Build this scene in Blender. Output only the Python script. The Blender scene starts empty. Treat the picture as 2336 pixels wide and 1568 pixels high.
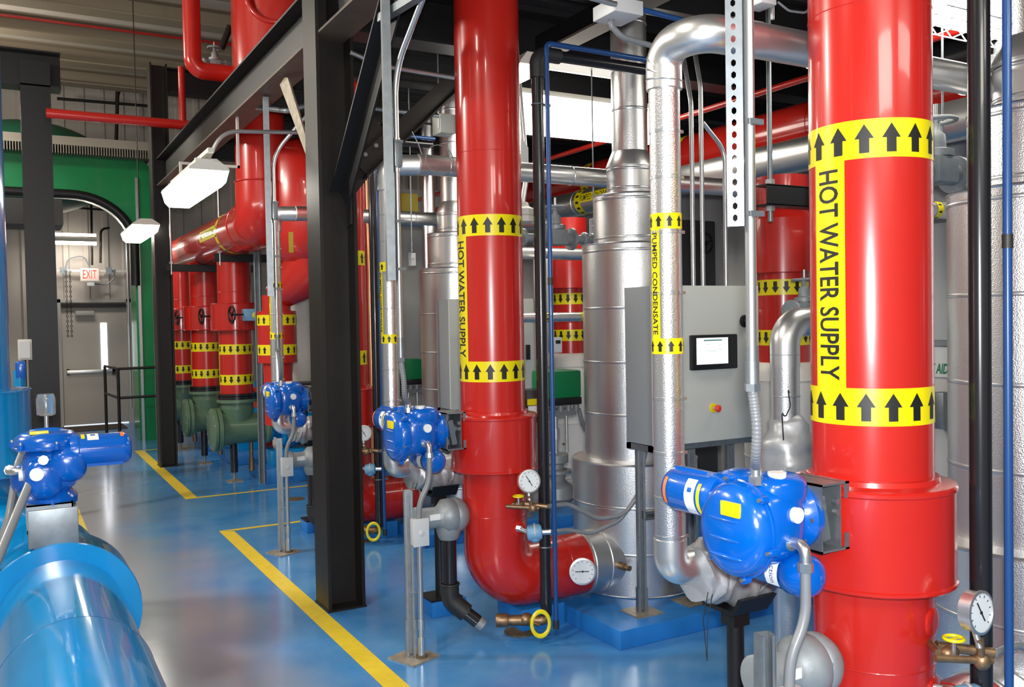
import bpy, bmesh, math, random
from mathutils import Vector as V, Matrix as Mx
PI = math.pi
R = math.radians
random.seed(4)
S = bpy.context.scene
C = S.collection

# ---------------------------------------------------------------- camera, world, exposure
F = 2050.0
yaw, pitch, roll, H = R(29.35), R(-1.5), R(1.03), 1.72
cf = V((math.sin(yaw) * math.cos(pitch), math.cos(yaw) * math.cos(pitch), math.sin(pitch)))
r0 = V((math.cos(yaw), -math.sin(yaw), 0)); u0 = r0.cross(cf)
cr = r0 * math.cos(roll) - u0 * math.sin(roll); cu = r0 * math.sin(roll) + u0 * math.cos(roll)
cam = bpy.data.objects.new('camera', bpy.data.cameras.new('camera')); C.objects.link(cam)
m = Mx((cr, cu, -cf)).transposed().to_4x4(); m.translation = V((0, 0, H)); cam.matrix_world = m
cam.data.sensor_width = 36; cam.data.lens = 36 * F / 2336; cam.data.clip_start = 0.05
S.camera = cam
w = bpy.data.worlds.new('world'); S.world = w; w.use_nodes = True
w.node_tree.nodes['Background'].inputs[0].default_value = (0.85, 0.92, 1, 1)
w.node_tree.nodes['Background'].inputs[1].default_value = 1.0
S.view_settings.view_transform = 'Standard'; S.view_settings.look = 'None'
S.view_settings.exposure = 0.12; S.view_settings.gamma = 1.0; S.view_settings.use_curve_mapping = False
S.cycles.max_bounces = 10; S.cycles.diffuse_bounces = 5; S.cycles.glossy_bounces = 5
S.cycles.use_denoising = True; S.cycles.sample_clamp_indirect = 8.0
S.cycles.caustics_reflective = False; S.cycles.caustics_refractive = False

def area(name, loc, aim, sx, sy, power, col=(1, 0.95, 0.86)):
    l = bpy.data.lights.new(name, 'AREA'); l.shape = 'RECTANGLE'; l.size = sx; l.size_y = sy
    l.energy = power; l.color = col
    o = bpy.data.objects.new(name, l); C.objects.link(o); o.location = loc
    o.rotation_euler = (V(aim) - V(loc)).to_track_quat('-Z', 'Y').to_euler()
    return o
area('flash', (0.0, -0.03, 1.80), (2.2, 3.6, 1.5), 0.09, 0.06, 120, (0.95, 0.97, 1))
for i, (x, y, p) in enumerate([(-1.6, -2.5, 90), (-1.6, 2.5, 105), (-1.8, 12.0, 110)]):
    area('unseen_high_lamp', (x, y, 5.4), (x + 1.1, y, 0), 0.5, 1.2, p, (1, 0.93, 0.82))  # unseen overhead lamps, added for ambient light
area('unseen_high_lamp', (-3.6, 7.6, 4.6), (1.6, 5.0, 0.4), 0.45, 0.45, 210, (1, 0.93, 0.82))
for x, y, z, p in ((-2.0, 2.0, 4.6, 70), (-1.6, 8.5, 4.4, 150), (-0.9, 14.0, 4.6, 100)):
    l = bpy.data.lights.new('ceiling_fill', 'POINT'); l.energy = p; l.color = (1, 0.92, 0.8); l.shadow_soft_size = 0.25  # unseen point lights added to brighten the ceiling
    o = bpy.data.objects.new('ceiling_fill', l); C.objects.link(o); o.location = (x, y, z)
area('wall_strip_lamp', (1.05, 16.75, 3.05), (1.25, 17.3, 0.8), 0.8, 0.08, 11, (1, 0.93, 0.85))
area('fill_lamp', (3.0, -0.9, 3.2), (2.9, 1.5, 0.6), 1.2, 0.3, 12)  # this and the next: unseen lamps behind the camera, added for ambient light
area('fill_lamp', (0.9, -1.6, 3.3), (2.3, 3.5, 1.2), 1.6, 0.5, 38)

# a point at a given place along the view, from its X, its Y or its height
def ray(x, y): return cf + cr * ((x - 1168) / F) - cu * ((y - 784) / F)
O0 = V((0, 0, H))
def AX(x, y, X): d = ray(x, y); return O0 + d * (X / d.x)
def AY(x, y, Y): d = ray(x, y); return O0 + d * (Y / d.y)
def AZ(x, y, z): d = ray(x, y); return O0 + d * ((z - H) / d.z)
def AW(x, y, w_): return O0 + ray(x, y) * w_

# ---------------------------------------------------------------- materials
MT = {}
def mat(name, col, rough=0.4, metal=0.0, coat=0.0, bump=None, vary=0.0, vscale=6.0, emit=None, es=0.0, col2=None, spec=0.5):
    a = bpy.data.materials.new(name); a.use_nodes = True; n = a.node_tree.nodes; L = a.node_tree.links
    p = n['Principled BSDF']
    p.inputs['Base Color'].default_value = (*col, 1); p.inputs['Roughness'].default_value = rough
    p.inputs['Metallic'].default_value = metal; p.inputs['Coat Weight'].default_value = coat
    p.inputs['Coat Roughness'].default_value = 0.05; p.inputs['Specular IOR Level'].default_value = spec
    tc = n.new('ShaderNodeTexCoord')
    if vary > 0 or col2:
        no = n.new('ShaderNodeTexNoise'); no.inputs['Scale'].default_value = vscale; no.inputs['Detail'].default_value = 5
        L.new(tc.outputs['Object'], no.inputs['Vector'])
        mr = n.new('ShaderNodeMapRange'); mr.inputs[1].default_value = 0.3; mr.inputs[2].default_value = 0.7
        L.new(no.outputs['Fac'], mr.inputs[0])
        mx = n.new('ShaderNodeMix'); mx.data_type = 'RGBA'
        c2 = col2 if col2 else tuple(c * (1 - vary) for c in col)
        mx.inputs[6].default_value = (*col, 1); mx.inputs[7].default_value = (*c2, 1)
        L.new(mr.outputs[0], mx.inputs[0]); L.new(mx.outputs[2], p.inputs['Base Color'])
    if bump:
        kind, sc, st = bump
        t = n.new('ShaderNodeTexVoronoi' if kind == 'v' else 'ShaderNodeTexNoise'); t.inputs['Scale'].default_value = sc
        L.new(tc.outputs['Object'], t.inputs['Vector'])
        b = n.new('ShaderNodeBump'); b.inputs['Strength'].default_value = st; b.inputs['Distance'].default_value = 0.004
        L.new(t.outputs[0], b.inputs['Height']); L.new(b.outputs[0], p.inputs['Normal'])
    if emit:
        p.inputs['Emission Color'].default_value = (*emit, 1); p.inputs['Emission Strength'].default_value = es
    MT[name] = a
    return a
mat('red', (0.51, 0.016, 0.010), 0.26, 0, 0.5, ('n', 9, 0.05), 0.08, 3)
mat('blue_paint', (0.0, 0.10, 0.48), 0.22, 0, 0.5, ('n', 40, 0.12))
mat('cyan_paint', (0.0, 0.25, 0.60), 0.2, 0, 0.6, ('n', 8, 0.08), 0.15, 4)
mat('pale_blue', (0.16, 0.34, 0.52), 0.45)
mat('navy_pipe', (0.012, 0.06, 0.20), 0.3, 0, 0.2)
mat('black_pipe', (0.012, 0.012, 0.014), 0.24, 0, 0.3)
mat('steel_lit_tan', (0.13, 0.10, 0.075), 0.55, 0.1, 0, ('n', 30, 0.15), 0.3, 5)  # steel with the glow on beam undersides put into its colour
mat('steel_dark', (0.017, 0.014, 0.012), 0.45, 0.3, 0, ('n', 30, 0.15), 0.3, 5)
mat('steel_black', (0.010, 0.010, 0.011), 0.42, 0.2, 0, ('n', 30, 0.15))
mat('deck_black', (0.010, 0.010, 0.011), 0.8)
mat('aluminium', (0.78, 0.78, 0.77), 0.33, 0.92, 0, ('n', 14, 0.08))
mat('stucco', (0.80, 0.80, 0.80), 0.30, 0.95, 0, ('v', 210, 0.16))
mat('galvanised', (0.28, 0.31, 0.33), 0.42, 0.75, 0, None, 0.2, 25)
mat('conduit', (0.62, 0.64, 0.65), 0.3, 0.9)
mat('flex', (0.19, 0.20, 0.21), 0.40, 0, 0.2)
mat('cast_grey', (0.30, 0.33, 0.34), 0.5, 0.3, 0, ('n', 60, 0.2), 0.2, 12)
mat('iron_black', (0.035, 0.035, 0.035), 0.5, 0.4, 0, ('n', 80, 0.25))
mat('brass', (0.35, 0.22, 0.12), 0.45, 0.8, 0, ('n', 60, 0.2), 0.4, 30)
mat('copper', (0.72, 0.33, 0.18), 0.3, 1)
mat('yellow', (0.80, 0.66, 0.0), 0.35, 0, 0.3)
mat('line_yellow', (0.82, 0.60, 0.04), 0.35, 0, 0, None, 0.12, 20)
mat('ink', (0.008, 0.008, 0.008), 0.5, 0, 0.0)
mat('white', (0.78, 0.78, 0.76), 0.5)
mat('orange', (0.8, 0.17, 0.02), 0.5)
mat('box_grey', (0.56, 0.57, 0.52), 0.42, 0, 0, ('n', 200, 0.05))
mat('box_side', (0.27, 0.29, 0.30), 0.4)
mat('box_light', (0.52, 0.53, 0.53), 0.4)
mat('bezel', (0.01, 0.01, 0.012), 0.3)
mat('screen', (0.6, 0.7, 0.65), 0.2, emit=(0.78, 0.95, 0.82), es=0.75)
mat('screen_text', (0.05, 0.12, 0.12), 0.3, emit=(0.15, 0.33, 0.30), es=0.4)
mat('button_red', (0.75, 0.04, 0.02), 0.35)
mat('green_cap', (0.0, 0.17, 0.055), 0.45, 0, 0, ('n', 90, 0.1))
mat('green_cast', (0.115, 0.20, 0.125), 0.35, 0, 0.2, ('n', 40, 0.1), 0.2, 8)
mat('green_steel', (0.0, 0.24, 0.07), 0.3, 0, 0.3, ('n', 6, 0.05), 0.25, 2)
mat('green_dark', (0.004, 0.08, 0.04), 0.45)
mat('jacket', (0.74, 0.70, 0.64), 0.75, 0, 0, ('n', 12, 0.5), 0.1, 6)
mat('blanket', (0.50, 0.51, 0.52), 0.42, 0.45, 0, ('n', 14, 1.0), 0.2, 9)
mat('pad_blue', (0.02, 0.20, 0.58), 0.32, 0, 0.1, ('n', 20, 0.15), 0.25, 6)
mat('plate', (0.42, 0.36, 0.28), 0.5, 0.4, 0, None, 0.4, 20)
mat('wall_beige', (0.52, 0.47, 0.42), 0.6, 0, 0, None, 0.1, 2)
mat('wall_white', (0.70, 0.68, 0.64), 0.65, 0, 0, None, 0.1, 2)
mat('wall_dark', (0.05, 0.05, 0.052), 0.7)
mat('ceil', (0.66, 0.61, 0.53), 0.7, 0, 0, None, 0.15, 1.5)
mat('purlin', (0.30, 0.25, 0.18), 0.6)
mat('door_paint', (0.46, 0.42, 0.37), 0.45)
mat('frame_grey', (0.40, 0.39, 0.36), 0.45)
mat('grating', (0.36, 0.33, 0.27), 0.6, 0.3)
mat('drain_rust', (0.14, 0.10, 0.06), 0.7, 0, 0, ('n', 60, 0.5), 0.5, 25)
mat('lamp', (1, 1, 1), 0.4, emit=(1, 0.95, 0.84), es=11)
mat('lamp_soft', (0.9, 0.9, 0.85), 0.4, emit=(1, 0.94, 0.82), es=5)
mat('lamp_body', (0.62, 0.60, 0.55), 0.4)
mat('daylight', (1, 1, 1), 0.4, emit=(0.9, 0.93, 1), es=6)
mat('exit_red', (0.9, 0.03, 0.02), 0.4, emit=(1, 0.03, 0.01), es=1.1)
mat('exit_face', (0.6, 0.5, 0.45), 0.5, emit=(1, 0.55, 0.45), es=0.25)
mat('sign_green', (0.0, 0.22, 0.09), 0.5)
mat('mat_brown', (0.06, 0.04, 0.03), 0.9, 0, 0, ('n', 120, 0.6))
mat('dial', (0.72, 0.75, 0.76), 0.3, 0, 0.5)
mat('yellow_dull', (0.45, 0.34, 0.02), 0.5)
gl = mat('clear_plastic', (0.9, 0.92, 0.92), 0.12); gl.node_tree.nodes['Principled BSDF'].inputs['Transmission Weight'].default_value = 0.85
# floor: blue epoxy, reflected wall light painted in as grey along the walkway
def floor_mat():
    a = bpy.data.materials.new('floor'); a.use_nodes = True; n = a.node_tree.nodes; L = a.node_tree.links
    p = n['Principled BSDF']; p.inputs['Roughness'].default_value = 0.2; p.inputs['Coat Weight'].default_value = 0.35
    p.inputs['Coat Roughness'].default_value = 0.12
    tc = n.new('ShaderNodeTexCoord')
    n1 = n.new('ShaderNodeTexNoise'); n1.inputs['Scale'].default_value = 1.6; n1.inputs['Detail'].default_value = 7; n1.inputs['Roughness'].default_value = 0.65
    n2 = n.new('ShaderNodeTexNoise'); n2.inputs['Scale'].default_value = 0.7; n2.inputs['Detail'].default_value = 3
    L.new(tc.outputs['Object'], n1.inputs['Vector']); L.new(tc.outputs['Object'], n2.inputs['Vector'])
    cr_ = n.new('ShaderNodeValToRGB'); e = cr_.color_ramp.elements
    e[0].position = 0.32; e[0].color = (0.030, 0.20, 0.52, 1); e[1].position = 0.68; e[1].color = (0.11, 0.31, 0.58, 1)
    L.new(n1.outputs['Fac'], cr_.inputs[0])
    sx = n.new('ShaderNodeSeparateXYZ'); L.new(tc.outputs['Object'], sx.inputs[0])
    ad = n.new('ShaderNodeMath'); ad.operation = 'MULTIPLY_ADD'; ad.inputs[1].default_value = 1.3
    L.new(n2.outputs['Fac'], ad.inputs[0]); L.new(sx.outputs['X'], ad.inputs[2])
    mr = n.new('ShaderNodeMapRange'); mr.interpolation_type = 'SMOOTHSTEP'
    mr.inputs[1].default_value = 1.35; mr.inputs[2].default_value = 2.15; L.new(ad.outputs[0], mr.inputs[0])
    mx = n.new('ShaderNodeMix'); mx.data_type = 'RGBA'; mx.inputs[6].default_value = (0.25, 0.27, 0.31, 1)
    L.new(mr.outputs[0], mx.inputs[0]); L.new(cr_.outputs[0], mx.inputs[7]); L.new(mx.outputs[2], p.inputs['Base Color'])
    nb = n.new('ShaderNodeTexNoise'); nb.inputs['Scale'].default_value = 7; L.new(tc.outputs['Object'], nb.inputs['Vector'])
    b = n.new('ShaderNodeBump'); b.inputs['Strength'].default_value = 0.12; b.inputs['Distance'].default_value = 0.01
    L.new(nb.outputs[0], b.inputs['Height']); L.new(b.outputs[0], p.inputs['Normal'])
    MT['floor'] = a
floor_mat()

# ---------------------------------------------------------------- helpers
def B(): return bmesh.new()
def frame(ax):
    ax = V(ax).normalized(); t = V((0, 0, 1)) if abs(ax.z) < 0.9 else V((0, 1, 0))
    u = t.cross(ax).normalized(); return ax, u, ax.cross(u)
def box(bm, lo, hi, T=None, bev=0):
    lo, hi = V(lo), V(hi)
    g = bmesh.ops.create_cube(bm, size=1)['verts']
    for v in g:
        v.co = V(((lo[i] + hi[i]) / 2 + v.co[i] * (hi[i] - lo[i]) for i in range(3)))
    if bev:
        es = list({e for v in g for e in v.link_edges})
        r = bmesh.ops.bevel(bm, geom=es, offset=bev, segments=2, affect='EDGES', profile=0.6)
        g = list({v for f in r['faces'] for v in f.verts} | {v for v in g if v.is_valid})
        g = [v for v in g if v.is_valid]
    if T is not None:
        for v in g: v.co = T @ v.co
    return bm
def beam(bm, p0, p1, wx, wy, up=(0, 0, 1)):          # a bar from p0 to p1
    p0, p1 = V(p0), V(p1); a = (p1 - p0); ln = a.length; a.normalize()
    x = a.cross(V(up)).normalized(); y = x.cross(a)
    T = Mx((x, y, a)).transposed().to_4x4(); T.translation = p0
    return box(bm, (-wx / 2, -wy / 2, 0), (wx / 2, wy / 2, ln), T)
def fillet(pts, bend, n=8):
    pts = [V(p) for p in pts]
    if not bend: return pts
    out = [pts[0]]
    for i in range(1, len(pts) - 1):
        a, b, c = pts[i - 1], pts[i], pts[i + 1]
        d1, d2 = (a - b), (c - b); l1, l2 = d1.length, d2.length; d1.normalize(); d2.normalize()
        ang = d1.angle(d2)
        if ang > PI - 0.02: out.append(b); continue
        t = min(bend / math.tan(ang / 2), l1 * 0.499, l2 * 0.499); rr = t * math.tan(ang / 2)
        cen = b + (d1 + d2).normalized() * (rr / math.sin(ang / 2))
        s = b + d1 * t - cen; e = b + d2 * t - cen; tot = s.angle(e)
        for k in range(n + 1):
            f = k / n
            out.append(cen + (s * math.sin((1 - f) * tot) + e * math.sin(f * tot)) / math.sin(tot))
    out.append(pts[-1]); return out
def tube(bm, pts, r, bend=0, seg=20, caps=True, n=8):
    P = fillet(pts, bend, n)
    Q = [P[0]]
    for p in P[1:]:
        if (p - Q[-1]).length > 1e-5: Q.append(p)
    P = Q
    rs = r if isinstance(r, (list, tuple)) else None
    T = [(P[min(i + 1, len(P) - 1)] - P[max(i - 1, 0)]).normalized() for i in range(len(P))]
    _, u, _ = frame(T[0]); rings = []
    for i, p in enumerate(P):
        if i: u = (u - T[i] * u.dot(T[i])).normalized()
        v = T[i].cross(u)
        if rs: rad = rs[0] + (rs[-1] - rs[0]) * i / (len(P) - 1) if len(rs) != len(P) else rs[i]
        else: rad = r
        rings.append([bm.verts.new(p + (u * math.cos(2 * PI * k / seg) + v * math.sin(2 * PI * k / seg)) * rad) for k in range(seg)])
    for a, b in zip(rings, rings[1:]):
        for k in range(seg): bm.faces.new((a[k], a[(k + 1) % seg], b[(k + 1) % seg], b[k]))
    if caps:
        bm.faces.new(rings[0][::-1]); bm.faces.new(rings[-1])
    return bm
def cyl(bm, p0, p1, r, seg=28): return tube(bm, [p0, p1], r, seg=seg)
def lathe(bm, prof, org, ax, seg=36):                # prof: (radius, distance along ax)
    org = V(org); ax, u, v = frame(ax); rings = []
    for r, h in prof:
        r = max(r, 1e-4)
        rings.append([bm.verts.new(org + ax * h + (u * math.cos(2 * PI * k / seg) + v * math.sin(2 * PI * k / seg)) * r) for k in range(seg)])
    for a, b in zip(rings, rings[1:]):
        for k in range(seg): bm.faces.new((a[k], a[(k + 1) % seg], b[(k + 1) % seg], b[k]))
    bm.faces.new(rings[0][::-1]); bm.faces.new(rings[-1]); return bm
def ball(bm, c, r, sc=(1, 1, 1), seg=24, T=None, rough=0, power=1.0):
    g = bmesh.ops.create_uvsphere(bm, u_segments=seg, v_segments=seg * 2 // 3, radius=1)['verts']
    for v in g:
        q = v.co.copy()
        if power != 1: q = V([math.copysign(abs(x) ** power, x) for x in q])
        if rough: q *= 1 + rough * math.sin(q.x * 7 + q.y * 5) * math.cos(q.z * 9 + q.x * 3)
        q = V((q.x * r * sc[0], q.y * r * sc[1], q.z * r * sc[2])) + V(c)
        v.co = T @ q if T is not None else q
    return bm
def torus(bm, c, ax, R_, r, seg=36, sec=10, arc=1.0):
    c = V(c); ax, u, v = frame(ax); rings = []
    n = seg
    for i in range(n):
        a = 2 * PI * i / n * arc; d = u * math.cos(a) + v * math.sin(a)
        rings.append([bm.verts.new(c + d * (R_ + r * math.cos(2 * PI * k / sec)) + ax * r * math.sin(2 * PI * k / sec)) for k in range(sec)])
    for i in range(n if arc == 1.0 else n - 1):
        a, b = rings[i], rings[(i + 1) % n]
        for k in range(sec): bm.faces.new((a[k], b[k], b[(k + 1) % sec], a[(k + 1) % sec]))
    return bm
def prism(bm, poly, o, u, v, depth):                 # poly in (u, v), extruded by depth along u x v
    o, u, v = V(o), V(u), V(v); nn = u.cross(v).normalized() * depth
    a = [bm.verts.new(o + u * x + v * y) for x, y in poly]; b = [bm.verts.new(q.co + nn) for q in a]
    bm.faces.new(a[::-1]); bm.faces.new(b); k = len(a)
    for i in range(k): bm.faces.new((a[i], a[(i + 1) % k], b[(i + 1) % k], b[i]))
    return bm
ROOT = {}
def link(name, bm, mt, org, smooth=True, ang=38):
    bmesh.ops.recalc_face_normals(bm, faces=bm.faces)
    for q in bm.verts: q.co -= org
    me = bpy.data.meshes.new(name); bm.to_mesh(me); bm.free(); me.materials.append(MT[mt])
    if smooth:
        me.shade_smooth(); me.set_sharp_from_angle(angle=R(ang))
    o = bpy.data.objects.new(name, me); C.objects.link(o); return o
def thing(name, label, cat, loc, group=None):
    o = bpy.data.objects.new(name, None); C.objects.link(o); o.location = V(loc); o.empty_display_size = 0.1
    o['label'] = label; o['category'] = cat
    if group: o['group'] = group
    ROOT[o] = V(loc); return o
def part(name, bm, mt, parent, label=None, ang=38):
    org = ROOT[parent]; o = link(name, bm, mt, org, True, ang)
    if parent.type == 'EMPTY': o.parent = parent
    else: o.parent = parent
    ROOT[o] = org
    if label: o['label'] = label
    return o
def parts(name, bm, mt, parent, ang=38):
    """every loose piece of bm becomes a part of its own"""
    bm.verts.ensure_lookup_table(); seen = set()
    for v in bm.verts:
        if v.index in seen: continue
        st, isl = [v], []; seen.add(v.index)
        while st:
            a = st.pop(); isl.append(a)
            for e in a.link_edges:
                b_ = e.other_vert(a)
                if b_.index not in seen: seen.add(b_.index); st.append(b_)
        nb = B(); mp = {a: nb.verts.new(a.co) for a in isl}
        for f in {f for a in isl for f in a.link_faces}: nb.faces.new([mp[q] for q in f.verts])
        part(name, nb, mt, parent, None, ang)
    bm.free()
def solo(name, bm, mt, label, cat, loc, group=None, ang=38):
    org = V(loc); o = link(name, bm, mt, org, True, ang); o.location = org; ROOT[o] = org
    o['label'] = label; o['category'] = cat
    if group: o['group'] = group
    return o
def struct(name, bm, mt, parent=None, ang=38):
    if parent: return part(name, bm, mt, parent)
    o = link(name, bm, mt, V((0, 0, 0)), True, ang); o['kind'] = 'structure'; ROOT[o] = V((0, 0, 0)); return o

# flat art wrapped round a cylinder or laid on a plane
def text_bm(s, size, cx=1.0, shear=0, fit=None, bold=0.0):
    cu_ = bpy.data.curves.new('t', 'FONT'); cu_.body = s; cu_.size = size; cu_.align_x = 'CENTER'; cu_.align_y = 'CENTER'
    cu_.resolution_u = 3; cu_.shear = shear; cu_.offset = bold * size
    o = bpy.data.objects.new('t', cu_); C.objects.link(o)
    dg = bpy.context.evaluated_depsgraph_get(); me = bpy.data.meshes.new_from_object(o.evaluated_get(dg))
    bm = B(); bm.from_mesh(me); bpy.data.meshes.remove(me); bpy.data.objects.remove(o); bpy.data.curves.remove(cu_)
    if fit: cx = fit / (max(q.co.x for q in bm.verts) - min(q.co.x for q in bm.verts))
    for q in bm.verts: q.co.x *= cx
    x_ = [q.co.x for q in bm.verts]; y_ = [q.co.y for q in bm.verts]; mx, my = (max(x_) + min(x_)) / 2, (max(y_) + min(y_)) / 2
    for q in bm.verts: q.co.x -= mx; q.co.y -= my
    return bm
def wrap(bm, org, ax, ref, r, rot=0, off=(0, 0), step=0.012):
    """flat xy art -> cylinder: x goes round, y goes along ax; rot turns the art first"""
    c_, s_ = math.cos(rot), math.sin(rot)
    for q in bm.verts:
        x, y = q.co.x, q.co.y; q.co = V((x * c_ - y * s_ + off[0], x * s_ + y * c_ + off[1], 0))
    xs = [q.co.x for q in bm.verts]; a, b = min(xs), max(xs); st = step
    k = math.ceil(a / st) * st
    while k < b:
        bmesh.ops.bisect_plane(bm, geom=bm.verts[:] + bm.edges[:] + bm.faces[:], plane_co=(k, 0, 0), plane_no=(1, 0, 0)); k += st
    org, ax, ref = V(org), V(ax).normalized(), V(ref).normalized(); side = ax.cross(ref)
    for q in bm.verts:
        t = q.co.x / r; q.co = org + ax * q.co.y + (ref * math.cos(t) + side * math.sin(t)) * r
    return bm
def lay(bm, org, u, v):
    org, u, v = V(org), V(u), V(v)
    for q in bm.verts: q.co = org + u * q.co.x + v * q.co.y
    return bm
def rect(bm, x0, y0, x1, y1): bm.faces.new([bm.verts.new((x, y, 0)) for x, y in ((x0, y0), (x1, y0), (x1, y1), (x0, y1))]); return bm
def arrow(bm, x, y, h, wd, up=1):
    s = h / 2 * up; a = wd / 2; b = wd * 0.26
    pts = [(x, y + s), (x - a, y), (x - b, y), (x - b, y - s), (x + b, y - s), (x + b, y), (x + a, y)]
    bm.faces.new([bm.verts.new((p, q, 0)) for p, q in (pts if up > 0 else pts[::-1])]); return bm
def band(root, org, ax, r, h, n, up=1, asz=0.62, ref=(-1, 0, 0), name='marker_band'):
    """yellow tape with black arrows all round a pipe, centred on org"""
    org = V(org); a = V(ax).normalized()
    b = lathe(B(), [(r + 0.0012, -h / 2), (r + 0.0012, h / 2)], org, a, 48)
    bmesh.ops.delete(b, geom=[f for f in b.faces if len(f.verts) > 4], context='FACES_ONLY')
    o = part(name, b, 'yellow', root)
    g = B(); rr = r + 0.0022; sp = 2 * PI * rr / n
    for k in range(n): arrow(g, (k - n / 2) * sp, 0, h * asz * 1.12, min(sp * 0.78, h * asz * 0.72), up)
    part('flow_arrow', wrap(g, org, a, ref, rr, step=0.02 if r > 0.1 else 0.01), 'ink', o)
    return o
def strip(root, org, ref, r, z0, z1, wd, s, size, cx):
    z = (z0 + z1) / 2
    o = part('name_strip', wrap(rect(B(), -wd / 2, z0 - z, wd / 2, z1 - z), (org[0], org[1], z), (0, 0, 1), ref, r + 0.0014), 'yellow', root)
    part('lettering', wrap(text_bm(s, size, fit=(z1 - z0) * cx, bold=0.016), (org[0], org[1], z), (0, 0, 1), ref, r + 0.0024, rot=-PI / 2), 'ink', o)
def bolts(bm, c, ax, rad, n, r=0.007, h=0.012, ph=0.3):
    c = V(c); ax, u, v = frame(ax)
    for k in range(n):
        a = 2 * PI * k / n + ph; p = c + (u * math.cos(a) + v * math.sin(a)) * rad
        tube(bm, [p, p + ax * h], r, seg=6)
    return bm
def channel(bm, p0, p1, w_=0.041, d=0.041, open_=(0, 1, 0), t=0.004):   # strut: three thin walls, open on one side
    p0, p1 = V(p0), V(p1); a = (p1 - p0).normalized(); ln = (p1 - p0).length
    y = V(open_); y = (y - a * y.dot(a)).normalized(); x = y.cross(a)
    T = Mx((x, y, a)).transposed().to_4x4(); T.translation = p0
    box(bm, (-w_ / 2, -d / 2, 0), (w_ / 2, -d / 2 + t, ln), T)
    for s in (-1, 1):
        box(bm, (s * w_ / 2 - t / 2, -d / 2, 0), (s * w_ / 2 + t / 2, d / 2, ln), T)
        box(bm, (s * (w_ / 2 - 0.005) - 0.005, d / 2 - t, 0), (s * (w_ / 2 - 0.005) + 0.005, d / 2, ln), T)
    return bm
def hbeam(bm, p0, p1, fw, dp, tf=0.018, tw=0.012, flange_n=(0, 0, 1)):
    """H section from p0 to p1; flanges face +-flange_n, dp apart, fw wide"""
    p0, p1 = V(p0), V(p1); a = (p1 - p0).normalized(); ln = (p1 - p0).length
    y = V(flange_n).normalized(); x = y.cross(a)
    T = Mx((x, y, a)).transposed().to_4x4(); T.translation = p0
    for s in (-1, 1):
        box(bm, (-fw / 2, s * dp / 2 - (tf if s > 0 else 0), 0), (fw / 2, s * dp / 2 + (0 if s > 0 else tf), ln), T)
    box(bm, (-tw / 2, -dp / 2 + tf, 0), (tw / 2, dp / 2 - tf, ln), T)
    return bm
def handwheel(root, c, ax, rad, mt, hub=0.012, r=0.007, name='handwheel'):
    b = torus(B(), c, ax, rad, r, 28, 8); _, u, v = frame(ax); c = V(c)
    for k in range(3):
        a = 2 * PI * k / 3 + 0.4; beam(b, c, c + (u * math.cos(a) + v * math.sin(a)) * rad, r * 1.1, r * 0.9, ax)
    lathe(b, [(hub, -0.012), (hub, 0.012)], c, ax, 12)
    return part(name, b, mt, root)
exec_order = None

# ================================================================= THE SETTING
YF = 17.45
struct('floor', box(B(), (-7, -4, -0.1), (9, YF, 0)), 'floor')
struct('ceiling', box(B(), (-7, -4, 6.0), (9, YF, 6.1)), 'ceil')
for i in range(15):
    y = YF - 0.8 - i * 1.3
    if y > -3: struct('trim_%d' % (i + 1), hbeam(B(), (-7, y, 5.88), (9, y, 5.88), 0.3, 0.24), 'purlin')
b = B(); x = -7.0                                      # ribbed metal sheeting on the end wall
pl = []
while x < 9:
    pl += [(x, 0), (x + 0.20, 0), (x + 0.23, -0.035), (x + 0.29, -0.035)]; x += 0.32
pl += [(9, 0), (9, 0.12), (-7, 0.12)]
dx0, dx1, dz = 0.81, 1.90, 2.16
def sheet(x0, x1, z0, z1, mt, nm):
    b = B(); xx = -7.0; pts = []
    while xx < 9:
        for q, d in ((0, 0), (0.20, 0), (0.225, -0.03), (0.295, -0.03)):
            if x0 < xx + q < x1: pts.append((xx + q, d))
        xx += 0.32
    pts = [(x0, 0)] + pts + [(x1, 0), (x1, 0.12), (x0, 0.12)]
    prism(b, pts, (0, YF, z0), (1, 0, 0), (0, 1, 0), z1 - z0); return b
wf = struct('wall_far', sheet(-7, dx0 - 0.07, 0, 6, 'wall_beige', ''), 'wall_beige', ang=10)
b = sheet(dx1 + 0.07, 9, 0, 6, '', ''); part('wall_panel', b, 'wall_beige', wf, ang=10)
b = sheet(dx0 - 0.07, dx1 + 0.07, dz + 0.06, 6, '', ''); part('wall_panel', b, 'wall_beige', wf, ang=10)
struct('wall_left', box(B(), (-7.1, -4, 0), (-7, YF, 6)), 'wall_white')
struct('wall_right', box(B(), (9, -4, 0), (9.1, YF, 6)), 'wall_white')
struct('wall_back', box(B(), (-7, -4.1, 0), (9, -4, 6)), 'wall_white')
d = struct('door_1', box(B(), (dx0 + 0.02, YF - 0.03, 0.02), (dx1 - 0.02, YF + 0.02, dz), bev=0.004), 'door_paint')
b = B()
box(b, (dx0 - 0.06, YF - 0.07, 0), (dx0 + 0.02, YF + 0.06, dz + 0.06)); box(b, (dx1 - 0.02, YF - 0.07, 0), (dx1 + 0.06, YF + 0.06, dz + 0.06))
box(b, (dx0 - 0.06, YF - 0.07, dz), (dx1 + 0.06, YF + 0.06, dz + 0.06)); part('door_frame', b, 'frame_grey', d)
part('door_window', box(B(), (AY(229, 750, YF).x, YF - 0.036, AY(235, 842, YF).z), (AY(243, 750, YF).x, YF - 0.028, AY(235, 737, YF).z)), 'daylight', d, 'narrow vertical door window bright with daylight')
p = AY(152, 849, YF); q = AY(262, 846, YF)
pb = part('push_bar', box(B(), (p.x, YF - 0.12, p.z - 0.03), (q.x, YF - 0.06, p.z + 0.03), bev=0.01), 'aluminium', d)
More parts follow.
